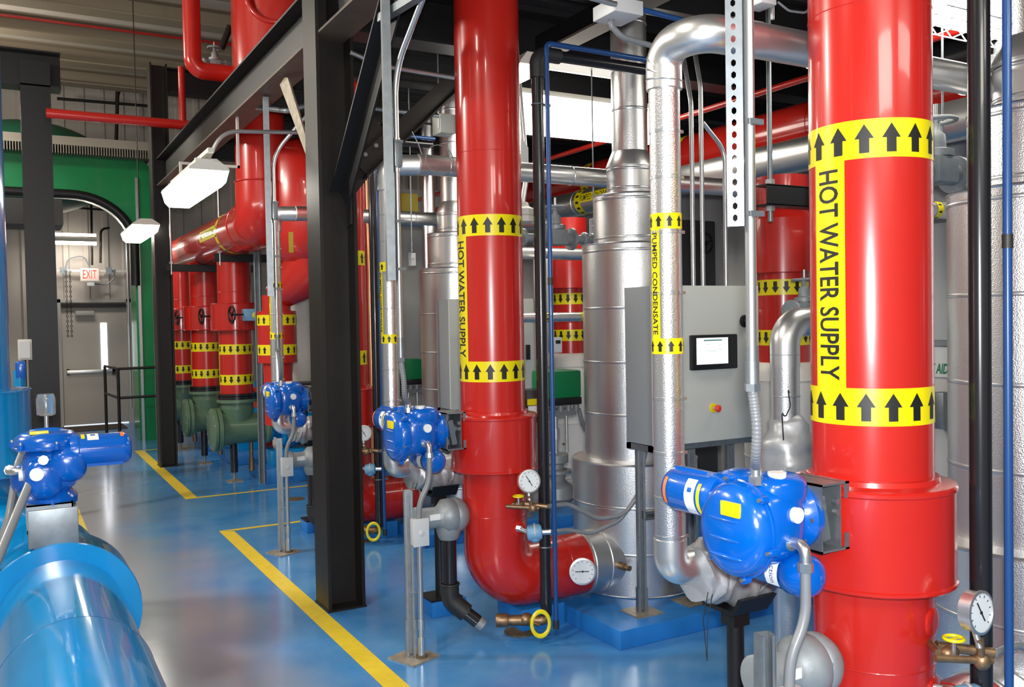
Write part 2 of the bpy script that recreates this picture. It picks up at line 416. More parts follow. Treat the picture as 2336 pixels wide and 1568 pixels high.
b = box(B(), (p.x, YF - 0.1, p.z - 0.05), (p.x + 0.04, YF - 0.03, p.z + 0.05)); box(b, (q.x - 0.05, YF - 0.12, p.z - 0.07), (q.x, YF - 0.03, p.z + 0.07)); part('bar_bracket', b, 'steel_dark', pb)
p = AY(193, 715, YF); part('door_closer', box(B(), (p.x - 0.15, YF - 0.1, p.z - 0.04), (p.x + 0.15, YF - 0.03, p.z + 0.04), bev=0.01), 'frame_grey', d)
part('header_plate', box(B(), (dx0 + 0.03, YF - 0.09, dz - 0.09), (dx1 - 0.03, YF - 0.05, dz - 0.02)), 'steel_dark', d)
solo('door_mat', box(B(), (0.6, YF - 1.0, 0), (1.75, YF - 0.2, 0.012), bev=0.003), 'mat_brown', 'dark brown mat on the floor before the exit door', 'mat', (1.2, YF - 0.6, 0))

# painted floor lines
def line(name_lbl, pts, loc): 
    b = B(); b.faces.new([b.verts.new((x, y, 0.0015)) for x, y in pts])
    solo('floor_marking', b, 'line_yellow', name_lbl, 'floor marking', loc, 'yellow bay lines painted on the blue floor')
line('long yellow line along the walkway beside the nearest bays, passing the foot of the big dark column', [(1.50, -1), (1.61, -1), (1.61, 7.64), (1.50, 7.72)], (1.55, 3, 0))
line('thin yellow cross line on the blue floor passing just behind the second conduit stand', [(1.50, 7.72), (1.61, 7.66), (4.4, 7.66), (4.4, 7.73)], (2.5, 7.7, 0))
line('yellow walkway line running from the cross line to the foot of the far dark column', [(1.50, 9.32), (1.62, 9.38), (1.62, 13.3), (1.50, 13.4)], (1.55, 11, 0))
line('thin yellow cross line in front of the stepped blue pump base', [(1.50, 9.32), (4.4, 9.32), (4.4, 9.39), (1.62, 9.38)], (2.5, 9.35, 0))
line('farthest thin yellow cross line beyond the far dark column', [(1.50, 13.4), (1.6, 13.33), (4.4, 13.33), (4.4, 13.4)], (2.5, 13.36, 0))
line('sliver of yellow line at the left edge of the walkway behind the cyan pipe', [(AZ(184, 1172, 0).x - 0.1, 5.5), (AZ(184, 1172, 0).x, 5.5), (AZ(184, 1172, 0).x, 10), (AZ(184, 1172, 0).x - 0.1, 10)], (0.6, 8, 0))

# ================================================================= STEEL FRAME
def column(label, x, y, w_, dp, zt, mt='steel_dark', fn=(1, 0, 0)):
    t = thing('steel_column', label, 'column', (x, y, 0), 'dark steel columns')
    part('shaft', hbeam(B(), (x, y, 0.012), (x, y, zt), dp, w_, 0.02, 0.014, fn), mt, t)
    part('base_plate', box(B(), (x - w_ / 2 - 0.005, y - dp / 2 - 0.005, 0), (x + w_ / 2 + 0.005, y + dp / 2 + 0.005, 0.012)), mt, t)
    return t
cA = column('big dark steel column in the foreground left of the tall red pipes, with three braces near its top', 1.735, 5.28, 0.23, 0.25, 5.7)
cB = column('dark steel column standing at the corner of the far yellow line beside three red pipes', 1.69, 11.72, 0.2, 0.25, 4.9)
cC = column('bluish black steel column at far left between the cyan pipe and the exit door', 0.36, 11.5, 0.3, 0.3, 4.7, 'steel_black', (0, 1, 0))
t = thing('steel_beam', 'long dark steel edge beam of the raised platform running to the far column', 'beam', (1.735, 4, 3.58))
part('web', box(B(), (1.728, -3.5, 3.43), (1.742, 11.6, 3.73)), 'steel_black', t)
part('top_flange', box(B(), (1.635, -3.5, 3.73), (1.835, 11.6, 3.745)), 'steel_black', t)
part('bottom_flange', box(B(), (1.635, -3.5, 3.415), (1.835, 11.6, 3.43)), 'steel_lit_tan', t)  # tan underside: light from below painted into the flange colour
solo('steel_beam', hbeam(B(), (1.86, 5.28, 3.62), (8.9, 5.28, 3.62), 0.2, 0.3), 'steel_black', 'dark cross beam under the platform going right from the big foreground column', 'beam', (4, 5.28, 3.6))
solo('steel_beam', hbeam(B(), (1.8, 11.72, 4.72), (8.9, 11.72, 4.72), 0.2, 0.3), 'steel_black', 'high dark beam going right from the top of the far column behind the upper red pipe', 'beam', (4, 11.72, 4.7))
solo('steel_beam', hbeam(B(), (-6.5, 11.5, 4.62), (0.62, 11.5, 4.62), 0.3, 0.4), 'steel_black', 'deep black beam on top of the bluish black left column', 'beam', (0, 11.5, 4.6))
# platform deck: ribbed underside, joists
b = B(); pts = []; yy = -3.5
while yy < 11.5: pts += [(yy, 0.0), (yy + 0.1, 0.0), (yy + 0.13, 0.05), (yy + 0.22, 0.05)]; yy += 0.25
pts += [(11.5, 0), (11.5, 0.12), (-3.5, 0.12)]
solo('platform_deck', prism(b, [(p_, q_) for p_, q_ in pts], (1.86, 0, 3.78), (0, 1, 0), (0, 0, 1), 7.1), 'deck_black', 'black ribbed underside of the raised platform over the pipes', 'platform', (4, 4, 3.8), ang=10)
for i, y in enumerate((-0.4, 0.85, 2.1, 3.35, 4.3, 6.5, 7.75, 9.0, 10.3)):
    solo('deck_joist', hbeam(B(), (1.86, y, 3.66), (8.9, y, 3.66), 0.12, 0.22), 'steel_black',
         ('dark joist under the platform ' + ('above the nearest red pipe', 'above the upper grey box', 'over the near silver elbow', 'between the near red pipes', 'just in front of the big column beam', 'behind the big column beam', 'over the third boiler bay', 'over the red air vessel', 'farthest back under the platform')[i]), 'joist', (4, y, 3.66), 'joists under the platform')
# braces of the big column
zb = 3.42
pA = V((1.735, 5.42, 2.62)); 
solo('brace', prism(B(), [(0, 0), (0.09, 0.02), (0.82, 0.76), (0.70, 0.78), (0.62, 0.76)], (1.70, 5.42, 2.62), (0, 1, 0), (0, 0, 1), 0.012), 'plate', 'flat tan steel brace plate leaning from the big column up to the edge beam', 'brace', pA)
t = thing('brace', 'wide black angle brace tapering to a point on the near face of the big column', 'brace', (1.735, 5.1, 2.5))
b = B(); beam(b, (1.76, 5.12, 2.45), (1.78, 4.25, 3.42), 0.012, 0.17, (0, 0, 1)); beam(b, (1.74, 5.16, 2.5), (1.76, 4.3, 3.44), 0.10, 0.012, (0, 1, 0.4)); part('angle', b, 'steel_black', t)
b = B(); prism(b, [(0, -0.22), (0.06, -0.2), (0.10, 0.35), (-0.02, 0.35)], (1.79, 5.13, 2.5), (0, -1, 0), (0, 0, 1), 0.012); part('gusset_plate', b, 'steel_black', t)
for p_ in (AX(770, 355, 1.8), AX(790, 362, 1.8)): pass
t = thing('brace', 'dark diagonal brace rising right from the bolted gusset of the big column', 'brace', (2.0, 5.28, 2.6))
part('gusset_plate', prism(B(), [(0, -0.25), (0.22, 0.02), (0.22, 0.2), (0.14, 0.28), (0, 0.28)], (1.85, 5.27, 2.72), (1, 0, 0), (0, 0, 1), 0.014), 'steel_dark', t)
b = B(); beam(b, (1.9, 5.22, 2.66), (2.75, 5.22, 3.45), 0.11, 0.010, (0, 1, 0)); beam(b, (1.92, 5.20, 2.60), (2.79, 5.20, 3.41), 0.012, 0.08, (0, 1, 0)); part('angle', b, 'steel_dark', t)
b = B()
for x_, z_ in ((1.93, 2.74), (2.0, 2.80), (1.95, 2.62)): cyl(b, (x_, 5.2, z_), (x_, 5.235, z_), 0.014, 6)
b.verts.index_update(); parts('bolt', b, 'galvanised', t)
# far column: long sloping edge beyond the beam end is the beam itself; hanger pipes and sprinkler lines
p, q = AY(105, 258, 11.1), AY(345, 277, 11.1)
t = thing('sprinkler_pipe', 'red sprinkler pipe crossing behind the two dark columns at upper left', 'pipe', (1, 11.1, 4.2))
part('main', cyl(B(), (p.x, 11.1, p.z), (3.2, 11.1, p.z), 0.055), 'red', t)
x_ = AY(417, 280, 11.1).x
part('riser', cyl(B(), (x_, 11.1, p.z), (x_, 11.1, 4.75), 0.04), 'red', t)
p = AY(10, 32, 13.5); q = AY(415, 90, 13.5)
solo('sprinkler_pipe', cyl(B(), (-3, 13.5, (p.z + q.z) / 2), (4, 13.5, (p.z + q.z) / 2), 0.018), 'red', 'thin dark red pipe high under the sloping roof bands', 'pipe', (1, 13.5, 5.6))

# ================================================================= ONE BOILER BAY, three times
NM = ['nearest', 'middle', 'third']
RX = 2.32
def actuator(label, T, near=False, group='blue valve actuators'):
    """local: +X towards the pipe bracket, +Y motor, +Z up"""
    o = T.translation
    t = thing('valve_actuator', label, 'valve actuator', o, group)
    def tr(b):
        for v in b.verts: v.co = T @ v.co
        return b
    b = B()
    box(b, (0.125, -0.095, 0.092), (0.24, 0.075, 0.098)); box(b, (0.125, -0.095, -0.098), (0.24, 0.075, -0.092))
    box(b, (0.125, -0.095, -0.098), (0.131, 0.075, 0.098)); box(b, (0.125, 0.069, -0.098), (0.235, 0.075, 0.098)); box(b, (0.213, -0.085, -0.098), (0.217, 0.075, 0.098))
    box(b, (0.224, -0.095, 0.05), (0.24, -0.09, 0.098)); box(b, (0.224, -0.095, -0.098), (0.24, -0.09, -0.05)); cyl(b, (0.14, 0, 0), (0.22, 0, 0), 0.028); cyl(b, (0.165, 0, 0), (0.195, 0, 0), 0.05)
    beam(b, (0.165, -0.055, 0.055), (0.19, -0.055, -0.075), 0.03, 0.006, (0, 1, 0)); cyl(b, (0.205, -0.07, 0.01), (0.205, -0.085, 0.01), 0.010, 6); cyl(b, (0.205, -0.07, 0.04), (0.205, -0.085, 0.04), 0.010, 6)
    br = part('bracket', tr(b), 'galvanised', t)
    b = lathe(B(), [(0.075, 0), (0.098, 0.004), (0.10, 0.03), (0.085, 0.05), (0.06, 0.07)], (0.14, 0, 0), (-1, 0, 0), 32)
    part('gear_flange', tr(b), 'blue_paint', t)
    b = ball(B(), (-0.01, 0, 0.0), 1, (0.105, 0.108, 0.118), 28, power=0.72)
    ball(b, (0.02, -0.03, 0.085), 1, (0.085, 0.07, 0.055), 20, power=0.75)
    ball(b, (-0.03, 0.06, 0.055), 1, (0.08, 0.075, 0.085), 20, power=0.75)
    ball(b, (0.045, 0.0, -0.085), 1, (0.06, 0.08, 0.07), 20, power=0.8)
    part('gear_housing', tr(b), 'blue_paint', t, ang=60)
    b = lathe(B(), [(0.122, 0), (0.130, 0.006), (0.130, 0.014), (0.126, 0.016), (0.126, 0.030), (0.118, 0.050), (0.10, 0.066), (0.075, 0.073), (0.0, 0.076)], (-0.09, -0.01, -0.01), (-1, 0, 0), 40)
    for z_ in (-0.045, 0.0, 0.05): ball(b, (-0.158, -0.01, z_ - 0.03), 1, (0.012, 0.07, 0.007), 12)
    for v in b.verts: v.co.z = v.co.z * 1.06
    cv = part('terminal_cover', tr(b), 'blue_paint', t, ang=50)
    b = B()
    for k in range(6):
        a = k * PI / 3 + 0.3; c_ = V((-0.10, -0.01 + 0.134 * math.cos(a), -0.01 + 0.14 * math.sin(a)))
        cyl(b, c_, c_ + V((-0.022, 0, 0)), 0.012, 12)
    b.verts.index_update(); parts('bolt_lug', tr(b), 'blue_paint', cv)
    b = B()
    for k in range(6):
        a = k * PI / 3 + 0.3; c_ = V((-0.12, -0.01 + 0.134 * math.cos(a), -0.01 + 0.14 * math.sin(a)))
        cyl(b, c_, c_ + V((-0.010, 0, 0)), 0.006, 6)
    for k in range(8):
        a = k * PI / 4; c_ = V((0.105, 0.086 * math.cos(a), 0.086 * math.sin(a))); cyl(b, c_, c_ + V((-0.014, 0, 0)), 0.007, 6)
    b.verts.index_update(); parts('bolt', tr(b), 'galvanised', t)
    b = B(); box(b, (-0.170, -0.075, 0.035), (-0.158, -0.005, 0.075), bev=0.003); part('yellow_label', tr(b), 'yellow', cv, 'yellow warning label')
    # motor
    b = lathe(B(), [(0.07, 0), (0.074, 0.02), (0.074, 0.03), (0.068, 0.034), (0.068, 0.20), (0.062, 0.222), (0.045, 0.235), (0, 0.238)], (-0.075, 0.07, 0.055), (0, 1, 0), 32)
    for k in range(10):
        a = 2 * PI * k / 10; box(b, (-0.075 + 0.064 * math.cos(a) - 0.004, 0.13, 0.055 + 0.064 * math.sin(a) - 0.004), (-0.075 + 0.074 * math.cos(a) + 0.002, 0.27, 0.055 + 0.074 * math.sin(a) + 0.002)) if k in (1, 3, 6, 9) else None
    mo = part('motor', tr(b), 'blue_paint', t, ang=50)
    # stickers on the motor, facing outwards (-X)
    def sticker(nm, th0, th1, y0, y1, mt, lb=None):
        b = B(); rr = 0.0693; c_ = V((-0.075, 0, 0.055)); n_ = 10; prev = None
        for k in range(n_ + 1):
            a = th0 + (th1 - th0) * k / n_
            p0_ = b.verts.new(c_ + V((rr * math.cos(a), y0, rr * math.sin(a)))); p1_ = b.verts.new(c_ + V((rr * math.cos(a), y1, rr * math.sin(a))))
            if prev: b.faces.new((prev[0], prev[1], p1_, p0_))
            prev = (p0_, p1_)
        part(nm, tr(b), mt, mo, lb)
    sticker('rating_label', 2.35, 4.0, 0.135, 0.178, 'white'); sticker('caution_strip', 2.5, 3.9, 0.112, 0.126, 'yellow')
    sticker('warranty_sticker', 2.5, 3.7, 0.262, 0.275, 'orange')
    sticker('logo_block', 2.75, 2.95, 0.148, 0.166, 'blue_paint')
    # lower hand drive
    b = lathe(B(), [(0.03, 0), (0.052, 0.01), (0.056, 0.16), (0.061, 0.165), (0.062, 0.20), (0.058, 0.222), (0.045, 0.24), (0.025, 0.248), (0, 0.25)], (0.048, 0.10, -0.145), (0, -1, 0), 32)
    hd = part('hand_drive', tr(b), 'blue_paint', t, ang=60)
    b = B(); rr = 0.0585; c_ = V((0.048, 0, -0.145)); prev = None
    for k in range(9):
        a = 2.3 + 1.5 * k / 8
        q0 = b.verts.new(c_ + V((rr * math.cos(a), -0.008, rr * math.sin(a)))); q1 = b.verts.new(c_ + V((rr * math.cos(a), -0.055, rr * math.sin(a))))
        if prev: b.faces.new((prev[0], prev[1], q1, q0))
        prev = (q0, q1)
    st = part('maker_label', tr(b), 'white', hd)
    if near:
        tb = text_bm('Action', 0.026)
        for v in tb.verts:
            x_, y_ = v.co.x, v.co.y; a = 3.05 + x_ / 0.0595; v.co = c_ + V((0.0595 * math.cos(a), -0.036 - y_ * 1.0, 0.0595 * math.sin(a)))
        part('lettering', tr(tb), 'navy_pipe', st)
    # top plug, vent disc, gland and side elbow
    b = cyl(B(), (-0.005, -0.055, 0.115), (-0.005, -0.055, 0.143), 0.026, 20); part('white_plug', tr(b), 'white', t)
    b = cyl(B(), (0.01, -0.10, 0.03), (0.01, -0.118, 0.03), 0.022, 20); part('vent_disc', tr(b), 'white', t)
    b = cyl(B(), (-0.06, -0.03, 0.11), (-0.06, -0.03, 0.135), 0.020, 8); cyl(b, (-0.06, -0.03, 0.135), (-0.06, -0.03, 0.16), 0.016, 20); part('cable_gland', tr(b), 'conduit', t)
    b = tube(B(), [(0.0, -0.09, -0.045), (0.0, -0.15, -0.045), (0.0, -0.15, -0.10)], 0.016, 0.03, 16); cyl(b, (0, -0.15, -0.09), (0, -0.15, -0.115), 0.021, 8)
    cyl(b, (0, -0.085, -0.045), (0, -0.105, -0.045), 0.024, 16)
    part('elbow_fitting', tr(b), 'conduit', t)
    return t

def gauge(label, c, face, rad, stem, ang=-60, group=None):
    """round gauge: c centre of the dial, face outward direction, stem end point"""
    c = V(c); f = V(face).normalized(); x = V((0, 0, 1)).cross(f).normalized(); z = f.cross(x)
    t = thing('pressure_gauge', label, 'gauge', stem, group)
    part('case', lathe(B(), [(rad * 0.86, -rad * 0.62), (rad * 0.97, -rad * 0.55), (rad * 0.97, 0.0), (rad * 1.06, 0.001), (rad * 1.06, rad * 0.12), (rad * 0.93, rad * 0.14), (rad * 0.93, rad * 0.05)], c, f, 36), 'aluminium', t)
    di = part('dial', lathe(B(), [(rad * 0.93, rad * 0.05), (rad * 0.93, rad * 0.06)], c, f, 36), 'dial', t)
    b = B()
    for k in range(11):
        a = R(225 - 27 * k); d_ = x * math.cos(a) + z * math.sin(a)
        beam(b, c + d_ * rad * 0.72 + f * rad * 0.07, c + d_ * rad * 0.84 + f * rad * 0.07, rad * 0.035, rad * 0.02, f)
    part('tick_marks', b, 'ink', di)
    a = R(ang); d_ = x * math.cos(a) + z * math.sin(a); b = B()
    beam(b, c - d_ * rad * 0.6 + f * rad * 0.1, c + d_ * rad * 0.5 + f * rad * 0.1, rad * 0.06, rad * 0.03, f); lathe(b, [(rad * 0.08, rad * 0.07), (rad * 0.08, rad * 0.12)], c, f, 12)
    part('needle', b, 'ink', di)
    s = V(stem)
    part('stem', tube(B(), [c - f * rad * 0.3 - z * rad * 0.9, s], rad * 0.16, 0, 12), 'conduit', t)
    return t

def bay(i, Y):
    nm = NM[i]
    # ---- red riser with insulated collar, elbow and labels
    w_ = ['large red hot water supply pipe nearest at right with a wide collar low on it',
          'red hot water supply pipe in the middle, bending at its foot into a silver pipe',
          'red hot water supply pipe mostly hidden behind the big dark column'][i]
    t = thing('hot_water_pipe', w_, 'pipe', (RX, Y, 0), 'red hot water supply pipes')
    part('riser', cyl(B(), (RX, Y, 0.66), (RX, Y, 3.85), 0.177, 56), 'red', t)
    e = tube(B(), [(RX, Y, 0.66), (RX, Y, 0.30), (2.86, Y, 0.30)], 0.176, 0.36, 48, n=14); part('elbow', e, 'red', t, ang=60)
    b = B(); torus(b, (RX, Y, 0.665), (0, 0, 1), 0.1765, 0.0025, 56, 6); torus(b, (RX, Y, 2.17 + 0.45), (0, 0, 1), 0.177, 0.0015, 56, 6); torus(b, (2.72, Y, 0.30), (1, 0, 0), 0.1765, 0.0025, 48, 6)
    b.verts.index_update(); parts('jacket_seam', b, 'red', t)
    cl = part('collar', lathe(B(), [(0.18, 0.905), (0.236, 0.905), (0.241, 0.91), (0.241, 0.918), (0.236, 0.922), (0.236, 1.188), (0.241, 1.192), (0.241, 1.202), (0.236, 1.208), (0.195, 1.214), (0.192, 1.228), (0.18, 1.23)], (RX, Y, 0), (0, 0, 1), 64), 'red', t, ang=30)
    # a dummy-free circular boss where instruments are tapped
    b = lathe(B(), [(0.045, -0.01), (0.044, 0.004), (0.036, 0.008), (0.02, 0.009)], (RX + 0.05, Y - 0.169, 0.80), (0.25, -1, 0), 28)
    lathe(b, [(0.045, -0.01), (0.044, 0.004), (0.036, 0.008), (0.02, 0.009)], (RX + 0.06, Y - 0.166, 0.59), (0.3, -1, 0), 28)
    b.verts.index_update(); parts('tapping_boss', b, 'red', t)
    rf = (-1, 0.03, 0)
    band(t, (RX, Y, 2.225), (0, 0, 1), 0.177, 0.112, 15, 1, 0.66, rf); band(t, (RX, Y, 1.447), (0, 0, 1), 0.177, 0.11, 15, 1, 0.66, rf)
    strip(t, (RX, Y), rf, 0.177, 1.50, 2.17, 0.112, 'HOT WATER SUPPLY', 0.100, 0.93)
    # ---- silver run from the elbow into the separator
    SX, SY = 3.345, Y + 0.09
    s = thing('separator', ['tall stepped silver vessel at the right edge behind the black and blue pipes', 'tall stepped silver vessel standing on the blue pad beside the grey control cabinet',
                            'stepped silver vessel seen just left of the middle red pipe'][i], 'vessel', (SX, SY, 0.1), 'stepped silver vessels')
    zt = 3.75
    part('base_section', lathe(B(), [(0.38, 0.1), (0.385, 0.105), (0.38, 0.11), (0.38, 0.862), (0.384, 0.868), (0.375, 0.875), (0.29, 0.885)], (SX, SY, 0), (0, 0, 1), 64), 'stucco', s, ang=30)
    part('body_section', lathe(B(), [(0.300, 0.87), (0.300, 2.155), (0.304, 2.16), (0.300, 2.166), (0.22, 2.175)], (SX, SY, 0), (0, 0, 1), 64), 'stucco', s, ang=30)
    part('neck_section', lathe(B(), [(0.229, 2.16), (0.229, 2.452), (0.233, 2.457), (0.228, 2.463), (0.14, 2.472)], (SX, SY, 0), (0, 0, 1), 56), 'stucco', s, ang=30)
    part('cone_section', lathe(B(), [(0.143, 2.46), (0.143, 2.63), (0.148, 2.632), (0.148, 2.64), (0.112, 2.725), (0.109, 2.73)], (SX, SY, 0), (0, 0, 1), 48), 'aluminium', s, ang=30)
    part('top_pipe', cyl(B(), (SX, SY, 2.72), (SX, SY, zt), 0.109, 44), 'stucco', s)
    b = B()
    for z_, r_ in ((0.35, .381), (0.62, .381), (1.15, .301), (1.46, .301), (1.78, .301), (2.12, .301), (2.20, .230), (2.43, .230), (2.50, .144), (2.615, .144), (2.98, .110), (3.22, .110), (3.5, .110)):
        bb = lathe(B(), [(r_, -0.008), (r_ + 0.0015, -0.006), (r_ + 0.0015, 0.006), (r_, 0.008)], (SX, SY, z_), (0, 0, 1), 56)
        me_ = bpy.data.meshes.new('x'); bb.to_mesh(me_); bb.free(); b.from_mesh(me_); bpy.data.meshes.remove(me_)
    b.verts.index_update(); parts('banding_strap', b, 'conduit', s)
    part('inlet_pipe', cyl(B(), (2.86, Y, 0.30), (SX, Y, 0.30), 0.180, 48), 'aluminium', s)
    b = torus(B(), (2.875, Y, 0.30), (1, 0, 0), 0.181, 0.003, 48, 6); torus(b, (2.985, Y, 0.30), (1, 0, 0), 0.181, 0.003, 48, 6); b.verts.index_update(); parts('pipe_seam', b, 'aluminium', s)
    b = lathe(B(), [(0.022, 0), (0.022, 0.05), (0.016, 0.052), (0.016, 0.09)], (3.03, Y - 0.17, 0.30), (0.1, -1, 0), 12); part('drain_plug', b, 'brass', s)
    # ---- concrete pads
    solo('equipment_pad', box(B(), (2.72, Y - 0.60, 0), (5.0, Y + 0.75, 0.1), bev=0.006), 'pad_blue',
         'blue painted concrete pad under the ' + ['silver vessel at the right edge', 'control cabinet and middle silver vessel', 'third silver vessel'][i], 'pad', (3.6, Y, 0), 'blue equipment pads')
    solo('support_pad', box(B(), (2.10, Y + 0.38, 0), (2.32, Y + 0.58, 0.09), bev=0.005), 'pad_blue',
         'small blue block under the black pipe support of the %s bay' % nm, 'pad', (2.2, Y + 0.48, 0), 'small blue support blocks')
    solo('elbow_pad', box(B(), (2.42, Y - 0.10, 0), (2.70, Y + 0.18, 0.124), bev=0.005), 'pad_blue',
         'blue block under the red elbow of the %s bay' % nm, 'pad', (2.6, Y, 0), 'blue blocks under red elbows')
    # ---- thin black vent pipe and blue tubing
    XE = (3.0, 3.28, 3.0)[i]; bx, by = 2.49, Y - 0.245
    t = thing('black_pipe', ['glossy black vertical pipe at right in front of the silver vessel', 'glossy black vertical pipe just right of the middle red pipe', 'black vertical pipe between the big column and thin silver pipe'][i], 'pipe', (bx, by, 0.1), 'glossy black vertical pipes')
    part('riser', cyl(B(), (bx, by, 0.13), (bx, by, 3.07), 0.031, 28), 'black_pipe', t)
    part('elbow', tube(B(), [(bx, by, 3.0), (bx, by, 3.13), (bx + 0.14, by, 3.13)], 0.040, 0.06, 20), 'iron_black', t)
    part('cross_run', cyl(B(), (bx + 0.1, by, 3.13), (XE, by, 3.13), 0.031, 24), 'black_pipe', t)
    b = torus(B(), (bx, by, 0.50), (0, 0, 1), 0.033, 0.004, 24, 6); torus(b, (bx, by, 2.86), (0, 0, 1), 0.033, 0.004, 24, 6)
    box(b, (bx + 0.03, by - 0.012, 0.492), (bx + 0.075, by - 0.006, 0.508)); box(b, (bx + 0.03, by - 0.012, 2.852), (bx + 0.075, by - 0.006, 2.868)); b.verts.index_update(); parts('clamp', b, 'galvanised', t)
    t = thing('blue_tube', ['thin navy blue tube at the right edge beside the glossy black pipe', 'thin navy blue tube right of the middle black pipe', 'thin blue tube behind the third black pipe, showing near the floor'][i], 'pipe', (bx + 0.05, by - 0.06, 0.1), 'thin navy blue tubes')
    part('riser', cyl(B(), (bx + 0.015, by - 0.075, 0.10), (bx + 0.015, by - 0.075, 3.14), 0.0125, 16), 'navy_pipe', t)
    part('cross_run', tube(B(), [(bx + 0.015, by - 0.075, 3.10), (bx + 0.015, by - 0.075, 3.165), (XE, by - 0.06, 3.165)], 0.0145, 0.03, 16), 'navy_pipe', t)
    b = cyl(B(), (bx + 0.015, by - 0.075, 0.075), (bx + 0.015, by - 0.075, 0.12), 0.016, 12); cyl(b, (bx + 0.015, by - 0.075, 1.9), (bx + 0.015, by - 0.075, 1.94), 0.0145, 12); b.verts.index_update(); parts('coupling', b, 'iron_black', t)
    # ---- floor valve at the foot of the black pipe, with a ring handle, and a drain cover
    t = thing('floor_valve', ['tarnished floor valve out at the foot of the right black pipe', 'tarnished brass floor valve with a yellow ring handle in front of the middle red elbow', 'floor valve with a yellow ring handle right of the big dark column'][i], 'valve', (2.42, Y - 0.2, 0.1), 'yellow-ringed floor valves')
    b = tube(B(), [(bx, by, 0.16), (bx, by, 0.10), (2.30, by + 0.12, 0.10)], 0.026, 0.03, 16); lathe(b, [(0.034, 0), (0.036, 0.01), (0.036, 0.06), (0.030, 0.07)], (2.26, by + 0.145, 0.10), (1, -0.6, 0), 16)
    lathe(b, [(0.028, 0), (0.028, 0.1)], (2.33, by + 0.10, 0.10), (1, -0.6, 0), 16); ball(b, (2.40, by + 0.06, 0.105), 0.034, (1.2, 1, 1), 16)
    tube(b, [(2.40, by + 0.06, 0.1), (2.41, by - 0.055, 0.105)], 0.009, seg=10)
    part('body', b, 'brass', t)
    wc = V((2.415, by - 0.065, 0.112)); b = B(); _, u_, v_ = frame((-0.3, -1, 0.05)); torus(b, wc, (-0.3, -1, 0.05), 0.048, 0.0095, 32, 8)
    for q_ in b.verts: q_.co.z = wc.z + (q_.co.z - wc.z) * 1.35
    part('ring_handle', b, 'yellow', t)
    b = lathe(B(), [(0.085, 0), (0.09, 0.003), (0.088, 0.006), (0.06, 0.004)], (2.42, Y - 0.08, 0), (0, 0, 1), 28)
    for k in range(-3, 4): box(b, (2.42 + k * 0.02 - 0.004, Y - 0.14, 0.004), (2.42 + k * 0.02 + 0.004, Y - 0.02, 0.009))
    solo('floor_drain', b, 'drain_rust', 'round rusty floor drain cover by the floor valve of the %s bay' % nm, 'drain', (2.42, Y - 0.08, 0), 'round floor drains')
    # ---- needle valve, gauge and transmitter on the riser
    g = V((2.345, Y - 0.335, 0.88)); vz = 0.745
    t = thing('gauge_valve', 'brass valve with flat yellow ring under the gauge of the %s red pipe' % nm, 'valve', (2.36, Y - 0.25, vz), 'brass gauge valves')
    b = tube(B(), [(2.375, Y - 0.14, vz), (2.30, Y - 0.24, vz)], 0.011, seg=12); tube(b, [(2.24, Y - 0.27, vz + 0.006), (2.40, Y - 0.335, vz - 0.012)], 0.011, seg=12)
    ball(b, (2.33, Y - 0.255, vz), 0.021, (1.5, 1, 1), 14); ball(b, (2.37, Y - 0.325, vz - 0.01), 0.024, (1, 1, 1.1), 14)
    tube(b, [(2.37, Y - 0.325, vz - 0.02), (2.345, Y - 0.335, vz + 0.06)], 0.011, seg=10); tube(b, [(2.345, Y - 0.20, vz), (2.48, Y - 0.29, vz - 0.02)], 0.015, seg=12)
    part('body', b, 'brass', t)
    b = cyl(B(), (2.31, Y - 0.28, vz), (2.31, Y - 0.28, vz + 0.05), 0.006, 8); part('spindle', b, 'conduit', t)
    b = B(); torus(b, (2.31, Y - 0.28, vz + 0.052), (0, 0, 1), 0.026, 0.005, 24, 8); beam(b, (2.285, Y - 0.28, vz + 0.052), (2.335, Y - 0.28, vz + 0.052), 0.008, 0.004); part('hand_ring', b, 'yellow', t)
    gauge('round white-faced silver gauge on the %s red pipe below its collar' % nm, g, (-0.15, -1, 0.12) if i else (0.05, -1, 0.06), 0.058, (2.345, Y - 0.335, vz + 0.035), -60, 'upper pressure gauges')
    if i < 2:
        gauge('white-faced dial gauge on the foot elbow of the %s red pipe' % nm, (2.735, Y - 0.235, 0.325), (-0.5, -1, 0.05), 0.070, (2.70, Y - 0.17, 0.34), 0, 'lower dial gauges')
    t = thing('transmitter', 'pale blue sensor head on a short nipple, %s red pipe' % nm, 'transmitter', (2.43, Y - 0.24, 0.585), 'pale blue transmitters')
    tc_ = V((2.425, Y - 0.25, 0.585))
    b = lathe(B(), [(0.02, -0.045), (0.038, -0.04), (0.043, -0.03), (0.043, 0.025), (0.036, 0.036), (0.02, 0.04)], tc_, (0.9, -0.5, 0.1), 20); ball(b, tc_ + V((0, 0, -0.02)), 0.036, (1, 1, 1), 16); part('housing', b, 'pale_blue', t)
    b = torus(B(), tc_ + V((0.0, 0.0, 0.006)), (0.9, -0.5, 0.1), 0.040, 0.005, 24, 6); part('nameplate_band', b, 'box_light', t)
    b = tube(B(), [(RX + 0.03, Y - 0.17, 0.605), tc_ + V((-0.03, 0.03, 0))], 0.012, seg=12); tube(b, [(RX + 0.035, Y - 0.18, 0.604), (RX + 0.05, Y - 0.20, 0.602)], 0.018, seg=6); part('nipple', b, 'conduit', t)
    b = tube(B(), [tc_ + V((0.035, -0.015, 0.0)), tc_ + V((0.075, -0.035, 0.0))], 0.016, seg=8); part('cable_gland', b, 'conduit', t)
    t0 = tc_ + V((0.07, -0.03, 0))
